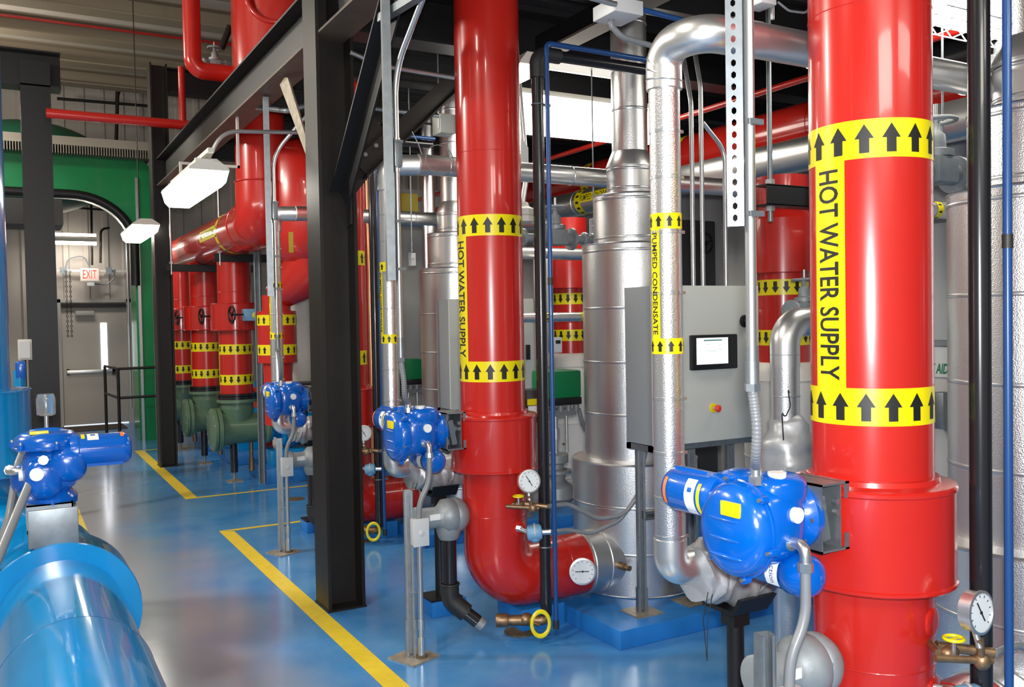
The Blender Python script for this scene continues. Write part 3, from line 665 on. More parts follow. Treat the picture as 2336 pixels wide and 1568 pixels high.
    pts = [t0, t0 + V((0.12, 0.0, -0.005)), (2.75, Y - 0.30, 0.545), (2.92, Y - 0.33, 0.60), (3.02, Y - 0.36, 0.72), (3.05, Y - 0.38, 0.9), (3.06, Y - 0.42, 1.06)]
    solo('flexible_conduit', tube(B(), pts, 0.0105, 0.12, 14), 'flex', 'grey flexible cable conduit sagging from the lower transmitter of the %s bay to the cabinet' % nm, 'conduit', t0, 'grey flexible conduits')
    pts = [(2.48, Y - 0.29, 0.725), (2.62, Y - 0.28, 0.72), (2.80, Y - 0.30, 0.62), (2.95, Y - 0.34, 0.63), (3.06, Y - 0.36, 0.78), (3.03, Y - 0.38, 0.92), (3.02, Y - 0.42, 1.06)]
    solo('flexible_conduit', tube(B(), pts, 0.012, 0.12, 14), 'flex', 'grey flexible conduit running from the gauge valve of the %s bay towards the cabinet' % nm, 'conduit', (2.48, Y - 0.29, 0.72), 'grey flexible conduits')
    # ---- thin silver pumped condensate pipe
    tx, ty = 1.915, Y + 0.48
    t = thing('condensate_pipe', ['slim silver insulated pipe in front of the grey cabinet, with two elbows at its top', 'slim silver insulated pipe left of the middle red pipe, behind the blue actuator', 'slim silver insulated pipe left of the big dark column'][i], 'pipe', (tx, ty, 0.8), 'slim silver condensate pipes')
    pr = 0.051
    part('riser', cyl(B(), (tx, ty, 0.90), (tx, ty, 2.50), pr, 40), 'stucco', t)
    part('foot_elbow', tube(B(), [(tx, ty, 0.98), (tx, ty, 0.875), (tx + 0.12, ty + 0.0, 0.875)], 0.056, 0.065, 32, n=12), 'aluminium', t, ang=60)
    if i == 0:
        part('top_elbow', tube(B(), [(tx, ty, 2.47), (tx, ty, 2.61), (tx + 0.01, ty - 0.17, 2.615), (tx + 0.24, ty - 0.18, 2.615)], 0.059, 0.085, 32, n=10), 'aluminium', t, ang=60)
        part('cross_run', cyl(B(), (tx + 0.22, ty - 0.18, 2.615), (5.0, ty - 0.18, 2.615), 0.057, 36), 'aluminium', t)
        xs = [2.42, 2.56, 2.9, 3.25]
        sy = ty - 0.18
    else:
        part('top_elbow', tube(B(), [(tx, ty, 2.47), (tx, ty, 2.615), (tx + 0.22, ty - 0.10, 2.615)], 0.060, 0.09, 32, n=10), 'aluminium', t, ang=60)
        sy = ty - 0.10
        part('cross_run', cyl(B(), (tx + 0.15, sy, 2.615), (4.6, sy, 2.615), 0.058, 36), 'aluminium', t)
        xs = [2.25, 2.7, 3.1]
    b = B()
    for k in range(3): torus(b, (tx, ty, 2.50 + k * 0.028), (0, -0.15 - k * 0.3, 1), pr + 0.006, 0.004, 32, 6)
    b.verts.index_update(); parts('elbow_gore', b, 'aluminium', t)
    b = B()
    for z_ in (0.99, 1.12, 1.27, 1.45, 1.80, 2.00, 2.18, 2.33, 2.48):
        bb = lathe(B(), [(pr, -0.006), (pr + 0.0014, -0.005), (pr + 0.0014, 0.005), (pr, 0.006)], (tx, ty, z_), (0, 0, 1), 36)
        box(bb, (tx + pr * 0.7, ty - pr * 0.75, z_ - 0.005), (tx + pr * 0.7 + 0.012, ty - pr * 0.75 + 0.006, z_ + 0.005))
        me_ = bpy.data.meshes.new('x'); bb.to_mesh(me_); bb.free(); b.from_mesh(me_); bpy.data.meshes.remove(me_)
    for x_ in xs: torus(b, (x_, sy, 2.615), (1, 0, 0), 0.059, 0.002, 32, 6)
    b.verts.index_update(); parts('banding_strap', b, 'conduit', t)
    rf = (-1, -0.06, 0)
    band(t, (tx, ty, 2.035), (0, 0, 1), pr, 0.052, 9, 1, 0.62, rf); band(t, (tx, ty, 1.625), (0, 0, 1), pr, 0.052, 9, 1, 0.62, rf)
    strip(t, (tx, ty), rf, pr, 1.65, 2.01, 0.040, 'PUMPED CONDENSATE', 0.032, 0.93)
    # ---- insulation blanket over the valve, resting on the black pipe support
    t = thing('valve_blanket', ['wrinkled silver insulation blanket behind the nearest blue actuator', 'wrinkled silver insulation blanket under the middle blue actuator', 'small silver blanket right of the third blue actuator'][i], 'insulation blanket', (2.15, ty, 0.8), 'silver insulation blankets')
    b = B(); rings = []; n_ = 26; seg = 30
    for k in range(n_):
        f_ = k / (n_ - 1); x_ = tx + 0.09 + f_ * 0.34; rr = 0.084 + 0.03 * math.sin(f_ * PI) + 0.006 * math.sin(k * 1.9) + 0.004 * math.sin(k * 3.1)
        if k in (0, n_ - 1): rr = 0.055
        ring = []
        for j in range(seg):
            a = 2 * PI * j / seg; q_ = rr * (1 + 0.06 * math.sin(3 * a + k * 0.7) + 0.04 * math.sin(7 * a - k * 0.9))
            ring.append(b.verts.new((x_ + 0.012 * math.sin(a * 2 + k * 0.5), ty + q_ * math.cos(a), 0.85 - 0.03 * f_ + q_ * math.sin(a))))
        rings.append(ring)
    for a_, c_ in zip(rings, rings[1:]):
        for j in range(seg): b.faces.new((a_[j], a_[(j + 1) % seg], c_[(j + 1) % seg], c_[j]))
    b.faces.new(rings[0][::-1]); b.faces.new(rings[-1]); part('jacket', b, 'blanket', t, ang=80)
    b = tube(B(), [(tx + 0.1, ty - 0.07, 0.8), (tx + 0.06, ty - 0.09, 0.72), (tx + 0.075, ty - 0.09, 0.58), (tx + 0.085, ty - 0.085, 0.72), (tx + 0.12, ty - 0.07, 0.79)], 0.0016, seg=6); part('draw_cord', b, 'ink', t)
    b = lathe(B(), [(0.014, 0), (0.014, 0.006)], (2.15, ty - 0.098, 0.86), (0, -1, 0), 16); part('red_snap', b, 'drain_rust', t)
    t = thing('pipe_support', ['black pipe support post with a saddle at the bottom centre right', 'black support post behind the angled drain pipe, under the middle blanket', 'black support post of the third bay beside the big column'][i], 'pipe support', (2.2, ty, 0.09), 'black pipe supports')
    part('post', cyl(B(), (2.2, ty, 0.10), (2.2, ty, 0.70), 0.030, 28), 'steel_black', t)
    b = box(B(), (2.10, ty - 0.09, 0.09), (2.30, ty + 0.09, 0.102)); part('base_plate', b, 'steel_black', t)
    b = prism(B(), [(-0.10, 0.05), (-0.07, 0), (0.07, 0), (0.10, 0.05), (0.12, 0.05), (0.075, -0.015), (-0.075, -0.015), (-0.12, 0.05)], (2.12, ty, 0.715), (0, 1, 0), (0, 0, 1), 0.16); box(b, (2.165, ty - 0.034, 0.64), (2.235, ty + 0.034, 0.71)); part('saddle', b, 'steel_black', t)
    # ---- grey tee and black angled drain pipe
    gx, gy, gz = 2.065, Y + 0.03, 0.67
    t = thing('relief_tee', ['grey cast pipe tee at the bottom right corner beside the nearest junction box', 'grey cast pipe tee behind the middle junction box with an angled black drain', 'grey cast pipe tee with black drain left of the big dark column'][i], 'pipe fitting', (gx, gy, gz), 'grey cast pipe tees')
    b = lathe(B(), [(0.060, 0), (0.068, 0.005), (0.068, 0.03), (0.058, 0.035), (0.056, 0.12), (0.066, 0.14), (0.092, 0.165), (0.094, 0.215), (0.088, 0.222), (0.094, 0.23), (0.09, 0.26), (0.07, 0.29), (0.045, 0.30)], (gx - 0.21, gy, gz), (1, 0, 0), 32)
    lathe(b, [(0.07, -0.02), (0.068, -0.075), (0.058, -0.11), (0.05, -0.125)], (gx - 0.015, gy, gz), (0, 0, 1), 24)
    bolts(b, (gx + 0.015, gy, gz), (-1, 0, 0), 0.085, 6, 0.006, 0.02)
    part('body', b, 'cast_grey', t, ang=50)
    part('tag', box(B(), (gx - 0.15, gy - 0.062, gz + 0.0), (gx - 0.09, gy - 0.056, gz + 0.03)), 'white', t, 'small white tag')
    b = tube(B(), [(gx - 0.015, gy, gz - 0.10), (gx - 0.015, gy, 0.265)], 0.040, seg=28); part('drain_leg', b, 'black_pipe', t)
    b = tube(B(), [(gx - 0.015, gy, 0.30), (gx - 0.015, gy, 0.215), (gx + 0.06, gy - 0.04, 0.14)], 0.050, 0.08, 24); torus(b, (gx - 0.015, gy, 0.30), (0, 0, 1), 0.050, 0.006, 24, 8); part('angle_elbow', b, 'iron_black', t)
    b = tube(B(), [(gx + 0.05, gy - 0.035, 0.15), (gx + 0.115, gy - 0.065, 0.09)], 0.036, seg=20); n2 = part('nozzle', b, 'black_pipe', t)
    b = tube(B(), [(gx + 0.115, gy - 0.065, 0.09), (gx + 0.14, gy - 0.078, 0.065)], 0.036, seg=20); part('bare_end', b, 'cast_grey', t)
    # ---- floor stand with junction box
    sx, sy = 1.775, Y - 0.12
    t = thing('conduit_stand', ['galvanised strut stand with a junction box cut by the bottom edge at right', 'galvanised strut stand with a junction box in front of the middle red pipe', 'galvanised strut stand with a junction box left of the big dark column'][i], 'conduit stand', (sx, sy, 0), 'galvanised strut stands')
    part('post', channel(B(), (sx - 0.012, sy + 0.02, 0.01), (sx - 0.012, sy + 0.02, 0.86), open_=(-0.3, -1, 0)), 'galvanised', t)
    part('foot', box(B(), (sx - 0.095, sy - 0.09, 0), (sx + 0.095, sy + 0.10, 0.008), Mx.Translation((sx, sy, 0)) @ Mx.Rotation(R(20), 4, 'Z') @ Mx.Translation((-sx, -sy, 0))), 'plate', t)
    b = channel(B(), (sx - 0.012, sy + 0.02, 0.008), (sx - 0.012, sy + 0.02, 0.2), 0.05, 0.05, (-0.3, -1, 0)); part('post_socket', b, 'galvanised', t)
    jb = part('junction_box', box(B(), (sx - 0.015, sy - 0.055, 0.585), (sx + 0.065, sy - 0.005, 0.72), bev=0.006), 'box_light', t)
    b = box(B(), (sx - 0.018, sy - 0.060, 0.582), (sx + 0.068, sy - 0.053, 0.723), bev=0.002); ball(b, (sx + 0.025, sy - 0.062, 0.65), 0.016, (1, 0.25, 1), 12); part('cover', b, 'box_light', jb)
    b = cyl(B(), (sx + 0.025, sy - 0.03, 0.02), (sx + 0.025, sy - 0.03, 0.585), 0.0145, 20); part('conduit', b, 'conduit', t)
    b = cyl(B(), (sx + 0.025, sy - 0.03, 0.15), (sx + 0.025, sy - 0.03, 0.20), 0.019, 20); cyl(b, (sx + 0.025, sy - 0.03, 0.02), (sx + 0.025, sy - 0.03, 0.11), 0.0195, 20); box(b, (sx - 0.02, sy - 0.012, 0.335), (sx + 0.065, sy - 0.008, 0.343)); part('coupling', b, 'conduit', t)
    part('fire_seal', lathe(B(), [(0.029, 0.008), (0.028, 0.018), (0.02, 0.022)], (sx + 0.025, sy - 0.03, 0), (0, 0, 1), 16), 'drain_rust', t)
    # ---- actuator
    T = Mx.Translation((1.865, Y, 1.14))
    actuator(['large blue valve actuator bolted to the nearest red collar, maker label readable', 'blue valve actuator bolted to the collar of the middle red pipe', 'blue valve actuator left of the big dark column by the green strainers'][i], T, near=(i == 0))
    solo('flexible_conduit', tube(B(), [(1.865, Y - 0.15, 1.03), (1.86, Y - 0.155, 0.90), (sx + 0.03, sy - 0.03, 0.80), (sx + 0.025, sy - 0.03, 0.72)], 0.0145, 0.2, 16), 'flex', 'short grey flexible conduit from the %s blue actuator down to its junction box' % nm, 'conduit', (1.85, Y - 0.15, 0.9), 'grey flexible conduits')
    # ---- hanging strut and conduit from the platform
    hx, hy = (1.705, 1.715, 1.745)[i], Y - 0.11; zb_ = (1.93, 1.93, 1.93)[i]
    t = thing('hanging_strut', ['slotted galvanised strut with conduit hanging before the grey cabinet at right', 'galvanised strut with conduit hanging between the big column and middle red pipe', 'galvanised strut with conduit hanging left of the big column'][i], 'strut', (hx, hy, 3.4), 'hanging galvanised struts')
    b = B()
    if i == 0:
        # solid side plate with punched slots, on the face towards the walkway
        b = B(); zz = 1.955; u_ = V((0.7, -0.7, 0)) / 0.99; o_ = V((hx - 0.045, hy + 0.025, 0))
        def pl_(x0, x1, z0, z1, bb): prism(bb, [(x0, z0), (x1, z0), (x1, z1), (x0, z1)], o_, u_, (0, 0, 1), 0.003)
        pl_(0, 0.014, zz, 3.4, b); pl_(0.026, 0.040, zz, 3.4, b); z_ = zz
        while z_ < 3.4:
            pl_(0.014, 0.026, z_, z_ + 0.013, b)
            for cz, d_ in ((z_ + 0.013, 1), (z_ + 0.031, -1)):
                for cx0, e_ in ((0.014, 1), (0.026, -1)):
                    prism(b, [(cx0, cz), (cx0 + e_ * 0.0045, cz), (cx0, cz + d_ * 0.0045)], o_, u_, (0, 0, 1), 0.003)
            z_ += 0.031
        for q_, wd_ in ((0.040, 0.045), (0.0, 0.045)): prism(b, [(0, zz), (wd_, zz), (wd_, 3.4), (0, 3.4)], o_ + u_ * q_, V((0.7, 0.7, 0)), (0, 0, 1), 0.003)
    else:
        channel(b, (hx - 0.022, hy, zb_), (hx - 0.022, hy, 3.4), open_=(1, -0.2, 0))
    part('strut', b, 'galvanised', t)
    cx_ = hx + (0.012 if i == 0 else 0.022)
    if i == 0: cp = [(cx_, hy, 1.62), (cx_, hy, 3.3)]
    else: cp = [(cx_, hy, 1.55), (cx_, hy, 2.98), (cx_ + (0.06, 0.30)[i - 1], hy - (0.35, 0.1)[i - 1], 3.36)]
    part('conduit', tube(B(), cp, 0.0145, 0.35, 20, n=12), 'conduit', t)
    b = cyl(B(), (cx_, hy, 1.54), (cx_, hy, 1.60), 0.019, 16); cyl(b, (cx_, hy, 1.52), (cx_, hy, 1.54), 0.022, 6); cyl(b, (cx_, hy, 1.60), (cx_, hy, 1.64), 0.0165, 16)
    for z_ in (2.22, 1.98, 2.62): box(b, (cx_ - 0.02, hy - 0.024, z_), (cx_ + 0.028, hy - 0.014, z_ + 0.014))
    b.verts.index_update(); parts('clamp', b, 'galvanised', t)
    if i:
        zc = 2.56; b = box(B(), (cx_ - 0.022, hy - 0.032, zc - 0.065), (cx_ + 0.022, hy + 0.02, zc + 0.065), bev=0.014); cyl(b, (cx_, hy, zc + 0.06), (cx_, hy, zc + 0.085), 0.019, 12); cyl(b, (cx_, hy, zc - 0.085), (cx_, hy, zc - 0.06), 0.019, 12)
        cb = part('conduit_body', b, 'conduit', t); torus_b = box(B(), (cx_ - 0.018, hy - 0.037, zc - 0.058), (cx_ + 0.018, hy - 0.031, zc + 0.058), bev=0.003); part('cover_plate', torus_b, 'galvanised', cb)
    # flex to the actuator top
    hp = fillet([(cx_, hy, 1.53), (cx_ + 0.012, hy - 0.005, 1.42), (cx_ + 0.02, hy + 0.01, 1.34), (1.805, Y - 0.03, 1.30)], 0.25, 10)
    hq = []
    for a_, c_ in zip(hp, hp[1:]):
        nn_ = max(1, int((c_ - a_).length / 0.0022)); hq += [a_.lerp(c_, k_ / nn_) for k_ in range(nn_)]
    hq.append(hp[-1]); solo('flexible_conduit', tube(B(), hq, [0.0130 if k_ % 4 < 2 else 0.0142 for k_ in range(len(hq))], 0, 16), 'flex',
         'grey ribbed flexible conduit dropping into the top of the %s blue actuator' % nm, 'conduit', (cx_, hy, 1.5), 'grey flexible conduits')
    # ---- control cabinet on a strut frame
    if i < 3:
        X0, X1, Y0, Y1, Z0, Z1 = 2.955, 3.70, Y - 0.61, Y - 0.36, 1.04, 1.885
        t = thing('control_cabinet', ['grey cabinet far right, hidden behind the nearest red pipe', 'grey control cabinet with a touch screen and a red stop button', 'grey cabinet edge left of the middle red pipe behind the green cap'][i], 'cabinet', (3.3, Y - 0.5, 0.1), 'grey control cabinets')
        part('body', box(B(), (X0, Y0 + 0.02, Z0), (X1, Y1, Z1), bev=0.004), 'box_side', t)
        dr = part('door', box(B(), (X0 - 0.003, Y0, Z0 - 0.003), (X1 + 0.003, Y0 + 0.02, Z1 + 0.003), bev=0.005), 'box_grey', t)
        if i == 1:
            a_ = AY(1571, 765, Y0); c_ = AY(1675, 840, Y0)
            sc_ = part('screen_bezel', box(B(), (a_.x, Y0 - 0.03, c_.z), (c_.x, Y0, a_.z + 0.0), bev=0.008), 'bezel', dr)
            g0 = AY(1589, 772, Y0 - 0.031); g1 = AY(1661, 829, Y0 - 0.031)
            part('screen', box(B(), (g0.x, Y0 - 0.0325, g1.z), (g1.x, Y0 - 0.029, g0.z)), 'screen', sc_) if False else None
            s1 = part('screen', box(B(), (g0.x, Y0 - 0.0325, g1.z), (g1.x, Y0 - 0.029, g0.z)), 'screen', dr, 'lit pale green display')
            b = B(); wx = g1.x - g0.x
            for fx0, fx1, zz in ((0.22, 0.8, 0.01), (0.3, 0.42, 0.035), (0.68, 0.8, 0.04), (0.7, 0.8, 0.062), (0.3, 0.66, 0.07)):
                th = 0.007 if zz == 0.01 else 0.0012
                box(b, (g0.x + wx * fx0, Y0 - 0.0335, g0.z - zz - th), (g0.x + wx * fx1, Y0 - 0.032, g0.z - zz))
            part('screen_lines', b, 'screen_text', dr)
            p_ = AY(1627, 931, Y0)
            part('button_collar', lathe(B(), [(0.026, 0), (0.026, 0.004), (0.018, 0.006)], (p_.x, Y0, p_.z), (0, -1, 0), 24), 'yellow', dr)
            part('button_neck', lathe(B(), [(0.012, 0.0), (0.012, 0.03)], (p_.x, Y0 - 0.004, p_.z), (0, -1, 0), 20), 'conduit', dr)
            part('stop_button', lathe(B(), [(0.014, 0.028), (0.02, 0.034), (0.02, 0.044), (0.013, 0.052), (0, 0.054)], (p_.x, Y0, p_.z), (0, -1, 0), 24), 'button_red', dr, 'round red emergency stop button')
            p_ = AY(1698, 733, Y0)
            part('rotary_switch', lathe(B(), [(0.036, 0), (0.034, 0.012), (0.022, 0.016), (0.022, 0.035), (0.0, 0.037)], (p_.x, Y0, p_.z), (0, -1, 0), 28), 'bezel', dr)
            part('switch_mark', box(B(), (p_.x + 0.012, Y0 - 0.04, p_.z - 0.008), (p_.x + 0.022, Y0 - 0.03, p_.z + 0.012)), 'white', dr)
        else:
            part('nameplate', box(B(), (X0 + 0.10, Y0 - 0.003, Z1 - 0.09), (X0 + 0.16, Y0, Z1 - 0.06)), 'white', dr)
            part('handle', box(B(), (X1 - 0.08, Y0 - 0.03, 1.4), (X1 - 0.05, Y0, 1.52), bev=0.004), 'bezel', dr)
        b = B(); box(b, (X0, Y0 + 0.02, Z0 - 0.035), (X1, Y0 + 0.06, Z0 - 0.003)); box(b, (X0, Y1 - 0.04, Z0 - 0.035), (X1, Y1, Z0 - 0.003)); box(b, (X0, Y0 + 0.02, Z0 - 0.035), (X0 + 0.04, Y1, Z0 - 0.003))
        part('base_rail', b, 'galvanised', t)
        for k, lx in enumerate((X0 + 0.045, X0 + 0.40, X1 - 0.05)):
            ly = Y1 + 0.03 if k != 1 else Y1 - 0.02
            lg = part('leg', channel(B(), (lx, Y - 0.42, 0.11), (lx, Y - 0.42, 1.5 if False else Z0), open_=(-0.4, -1, 0)), 'galvanised', t)
            b = box(B(), (lx - 0.085, Y - 0.50, 0.1), (lx + 0.085, Y - 0.335, 0.108)); part('foot_plate', b, 'plate', lg)
            b = channel(B(), (lx, Y - 0.42, 0.108), (lx, Y - 0.42, 0.24), 0.051, 0.05, (-0.4, -1, 0)); part('leg_socket', b, 'galvanised', lg)
        part('cross_bar', channel(B(), (X0 + 0.05, Y - 0.445, 0.64), (X0 + 0.42, Y - 0.445, 0.64), open_=(0, -1, 0)), 'galvanised', t)
        b = B()
        for k, (q_, z_) in enumerate(((0.40, 2.9), (0.47, 3.0), (0.60, 2.85))):
            xx = X0 + q_ - 0.03
            if k < 2: tube(b, [(xx, Y - 0.5, Z1), (xx, Y - 0.5, z_), (xx + 0.03, Y - 0.40, z_ + 0.3)], 0.0125, 0.2, 16)
            else: tube(b, [(xx + 0.04, Y - 0.5, Z1), (xx + 0.04, Y - 0.5, 2.66), (xx - 0.12, Y - 0.5, 2.80)], 0.0125, 0.15, 16)
        b.verts.index_update(); parts('riser_conduit', b, 'conduit', t)
        for k, dx_ in enumerate((0.22, 0.30, 0.50, 0.58)):
            pass
    # ---- green-capped control valve behind the riser
    vx, vy = 3.16, Y + 0.67
    if i:
        t = thing('control_valve', ['', 'steam control valve with a green motor cap right of the middle red pipe', 'steam control valve with a green motor cap left of the grey cabinet edge'][i], 'control valve', (vx, vy, 0.6), 'green-capped control valves')
        part('motor_cap', box(B(), (vx - 0.14, vy - 0.11, 1.205), (vx + 0.12, vy + 0.10, 1.385), bev=0.018), 'green_cap', t)
        part('motor_base', box(B(), (vx - 0.14, vy - 0.11, 1.16), (vx + 0.12, vy + 0.10, 1.208), bev=0.006), 'bezel', t)
        sb = part('side_box', box(B(), (vx - 0.30, vy - 0.10, 1.06), (vx - 0.13, vy + 0.06, 1.27), bev=0.006), 'bezel', t)
        b = box(B(), (vx - 0.29, vy - 0.104, 1.175), (vx - 0.21, vy - 0.1, 1.215)); part('yellow_label', b, 'yellow', sb); b = box(B(), (vx - 0.285, vy - 0.104, 1.10), (vx - 0.215, vy - 0.1, 1.17)); part('white_label', b, 'white', sb)
        b = B()
        for k in range(4): cyl(b, (vx - 0.10 + 0.06 * k, vy - 0.10, 1.12), (vx - 0.10 + 0.06 * k, vy - 0.10, 1.16), 0.02, 12)
        box(b, (vx - 0.13, vy - 0.10, 1.09), (vx + 0.08, vy + 0.05, 1.13)); b.verts.index_update(); parts('cable_gland', b, 'flex', t)
        b = B()
        for dx_ in (-0.12, 0.055): cyl(b, (vx + dx_, vy - 0.02, 0.84), (vx + dx_, vy - 0.02, 1.1), 0.010, 12)
        cyl(b, (vx - 0.03, vy - 0.02, 0.84), (vx - 0.03, vy - 0.02, 1.1), 0.014, 12); cyl(b, (vx - 0.03, vy - 0.02, 0.93), (vx - 0.03, vy - 0.02, 1.0), 0.025, 12); b.verts.index_update(); parts('yoke_pillar', b, 'conduit', t)
        b = lathe(B(), [(0.06, 0.84), (0.08, 0.83), (0.08, 0.78), (0.05, 0.77), (0.05, 0.74), (0.10, 0.73), (0.10, 0.71), (0.06, 0.70), (0.055, 0.66), (0.11, 0.62), (0.12, 0.55), (0.08, 0.5), (0.02, 0.48)], (vx - 0.03, vy - 0.02, 0), (0, 0, 1), 28)
        cyl(b, (vx - 0.35, vy, 0.58), (vx + 0.3, vy, 0.58), 0.075, 28); lathe(b, [(0.12, 0), (0.12, 0.035)], (vx - 0.26, vy, 0.58), (1, 0, 0), 28); lathe(b, [(0.12, 0), (0.12, 0.035)], (vx + 0.16, vy, 0.58), (1, 0, 0), 28)
        part('body', b, 'cast_grey', t); part('support_leg', cyl(B(), (vx + 0.2, vy, 0), (vx + 0.2, vy, 0.55), 0.03, 16), 'steel_black', t)
        part('hang_tag', box(B(), (vx + 0.02, vy - 0.14, 0.60), (vx + 0.085, vy - 0.136, 0.73), Mx.Translation((vx, vy, 0.65)) @ Mx.Rotation(R(-8), 4, 'Y') @ Mx.Translation((-vx, -vy, -0.65))), 'pale_blue', t, 'light blue paper tag')
        solo('flexible_conduit', tube(B(), [(vx + 0.10, vy - 0.10, 1.13), (vx + 0.13, vy - 0.1, 1.02), (vx + 0.26, vy - 0.05, 0.88), (vx + 0.45, vy, 0.78)], 0.014, 0.2, 14), 'flex', 'dark cable loop leaving the green-capped valve of the %s bay' % nm, 'conduit', (vx + 0.1, vy, 1.1), 'grey flexible conduits')
    # ---- red return riser with white jacket behind, clamp and hanger rod
    qx, qy = 4.45, Y - 0.08 if i < 2 else Y
    t = thing('return_pipe', ['red return pipe with white jacketed foot out at the far right', 'red return pipe with a white jacketed foot between cabinet and nearest red pipe', 'red return pipe with a white jacketed foot right of the middle black pipe'][i], 'pipe', (qx, qy, 0.1), 'red return pipes')
    rr = 0.165
    part('riser', cyl(B(), (qx, qy, 1.4), (qx, qy, 2.62), rr, 44), 'red', t)
    part('collar', lathe(B(), [(rr, 1.99), (rr + 0.055, 1.995), (rr + 0.055, 2.34), (rr, 2.40)], (qx, qy, 0), (0, 0, 1), 48), 'red', t, ang=30)
    band(t, (qx, qy, 1.90), (0, 0, 1), rr, 0.10, 15, -1, 0.66, (-1, -0.8, 0)); band(t, (qx, qy, 1.575), (0, 0, 1), rr, 0.10, 15, -1, 0.66, (-1, -0.8, 0))
    b = lathe(B(), [(0.25, 0.1), (0.26, 0.3), (0.255, 0.7), (0.262, 1.05), (0.25, 1.25), (0.235, 1.36), (0.19, 1.41), (0.16, 1.415)], (qx, qy, 0), (0, 0, 1), 40); torus(b, (qx, qy, 1.30), (0, 0, 1), 0.247, 0.004, 40, 6); torus(b, (qx, qy, 0.8), (0, 0, 1), 0.259, 0.004, 40, 6)
    part('white_jacket', b, 'jacket', t, 'white fabric insulation jacket', ang=60)
    b = B()
    for k, z_ in enumerate((1.15, 0.62)): lathe(b, [(0.012, 0), (0.012, 0.006)], (qx - 0.2, qy - 0.17, z_), (-0.8, -0.7, 0), 12)
    part('jacket_snap', b, 'brass', t)
for i, Y in enumerate((1.87, 4.35, 6.83)): bay(i, Y)

# ================================================================= OVERHEAD LONG PIPES
def long_pipe(label, X, z, r, y0, y1, mt, seams=(), group=None):
    t = thing('overhead_pipe', label, 'pipe', (X, y0, z), group)
    part('run', cyl(B(), (X, y0, z), (X, y1, z), r, 40), mt, t)
    b = B()
    for s in seams: torus(b, (X, s, z), (0, 1, 0), r + 0.001, 0.003, 36, 6)
    b.verts.index_update()
    if seams: parts('jacket_seam', b, mt, t)
    return t
pS = AX(1723, 376, 5.1)
tS = long_pipe('big silver overhead pipe marked pumped condensate, running under the red one', 5.1, pS.z, 0.125, 2.0, 11.0, 'aluminium', (4.4, 5.3, 6.3, 7.6, 8.5))
yb = AX(1340, 470, 5.1).y
band(tS, (5.1, yb, pS.z), (0, -1, 0), 0.125, 0.11, 13, 1, 0.5, (-1, 0, 0.1))
b = wrap(rect(B(), -0.045, -0.55, 0.045, 0.0), (5.1, yb - 0.05, pS.z), (0, 1, 0), (-1, 0, 0.15), 0.1265); ns = part('name_strip', b, 'yellow', tS)
part('lettering', wrap(text_bm('PUMPED CONDENSATE', 0.085, 0.62, bold=0.008), (5.1, yb - 0.33, pS.z), (0, 1, 0), (-1, 0, 0.15), 0.1275, rot=-PI / 2), 'ink', ns)
pR = AX(1723, 322, 5.55)
tR = long_pipe('large red overhead pipe under the platform behind the silver one', 5.55, pR.z, 0.20, 2.0, 12.0, 'red', (4.9, 7.2))
band(tR, (5.55, AX(1575, 360, 5.55).y, pR.z), (0, -1, 0), 0.20, 0.13, 15, 1, 0.5, (-1, 0, 0.1)); band(tR, (5.55, AX(1365, 430, 5.55).y, pR.z), (0, -1, 0), 0.20, 0.13, 15, 1, 0.5, (-1, 0, 0.1))
pT = AX(1723, 215, 4.6)
long_pipe('slim red overhead pipe slanting just below the platform deck', 4.6, pT.z, 0.022, 1.0, 11.0, 'red')
pK = AX(2160, 135, 5.3); long_pipe('wide black overhead duct pipe behind the nearest red pipe', 5.3, pK.z + 0.0, 0.10, 0.5, 4.2, 'black_pipe')
# left low silver stub runs
for lab, px, Y_, x0, x1, r_ in (('short silver crossing pipe with yellow tape behind the middle black pipe', (1260, 724), 5.9, 1190, 1345, 0.036),
                           ('silver crossing pipe behind the middle hanging strut', (960, 505), 7.9, 905, 990, 0.055),
                           ('silver crossing pipe low behind the grey gate valve', (1290, 580), 6.3, 1200, 1345, 0.05),
                           ('short silver crossing pipe with yellow tape between nearest red pipe and silver vessel', (2145, 480), 3.2, 2100, 2185, 0.045)):
    a_, c_ = AY(x0, px[1], Y_), AY(x1, px[1], Y_); z_ = AY(*px, Y_).z
    t = thing('crossing_pipe', lab, 'pipe', (a_.x, Y_, z_))
    part('run', cyl(B(), (a_.x - 0.3, Y_, z_), (c_.x + 0.3, Y_, z_), r_, 28), 'aluminium', t); part('hanger_rod', cyl(B(), (a_.x - 0.15, Y_, z_), (a_.x - 0.15, Y_, 3.78), 0.005, 8), 'galvanised', t)
    if 'tape' in lab:
        for fx in (0.35, 0.88): band(t, (a_.x + (c_.x - a_.x) * fx, Y_, z_), (1, 0, 0), r_, 0.05, 7, 1, 0.5, (0, -1, 0.1))
# hanger clevises with rods
def hanger(label, x, y, Y_, ztop=3.75):
    p_ = AY(x, y, Y_); t = thing('clevis_hanger', label, 'hanger', (p_.x, Y_, p_.z), 'rod hangers')
    b = B()
    for s in (-1, 1): box(b, (p_.x - 0.02, Y_ + s * 0.028 - 0.002, p_.z - 0.06), (p_.x + 0.02, Y_ + s * 0.028 + 0.002, p_.z + 0.05))
    box(b, (p_.x - 0.02, Y_ - 0.03, p_.z + 0.045), (p_.x + 0.02, Y_ + 0.03, p_.z + 0.05)); cyl(b, (p_.x, Y_ - 0.045, p_.z), (p_.x, Y_ + 0.045, p_.z), 0.006, 8); part('clevis', b, 'box_light', t)
    part('rod', cyl(B(), (p_.x, Y_, p_.z + 0.05), (p_.x, Y_, ztop), 0.005, 8), 'galvanised', t)
hanger('grey clevis hanger on a thin rod left of the stepped silver vessel', 1355, 515, 5.3)
hanger('grey clevis hanger on a thin rod left of the middle red pipe', 940, 590, 6.9)
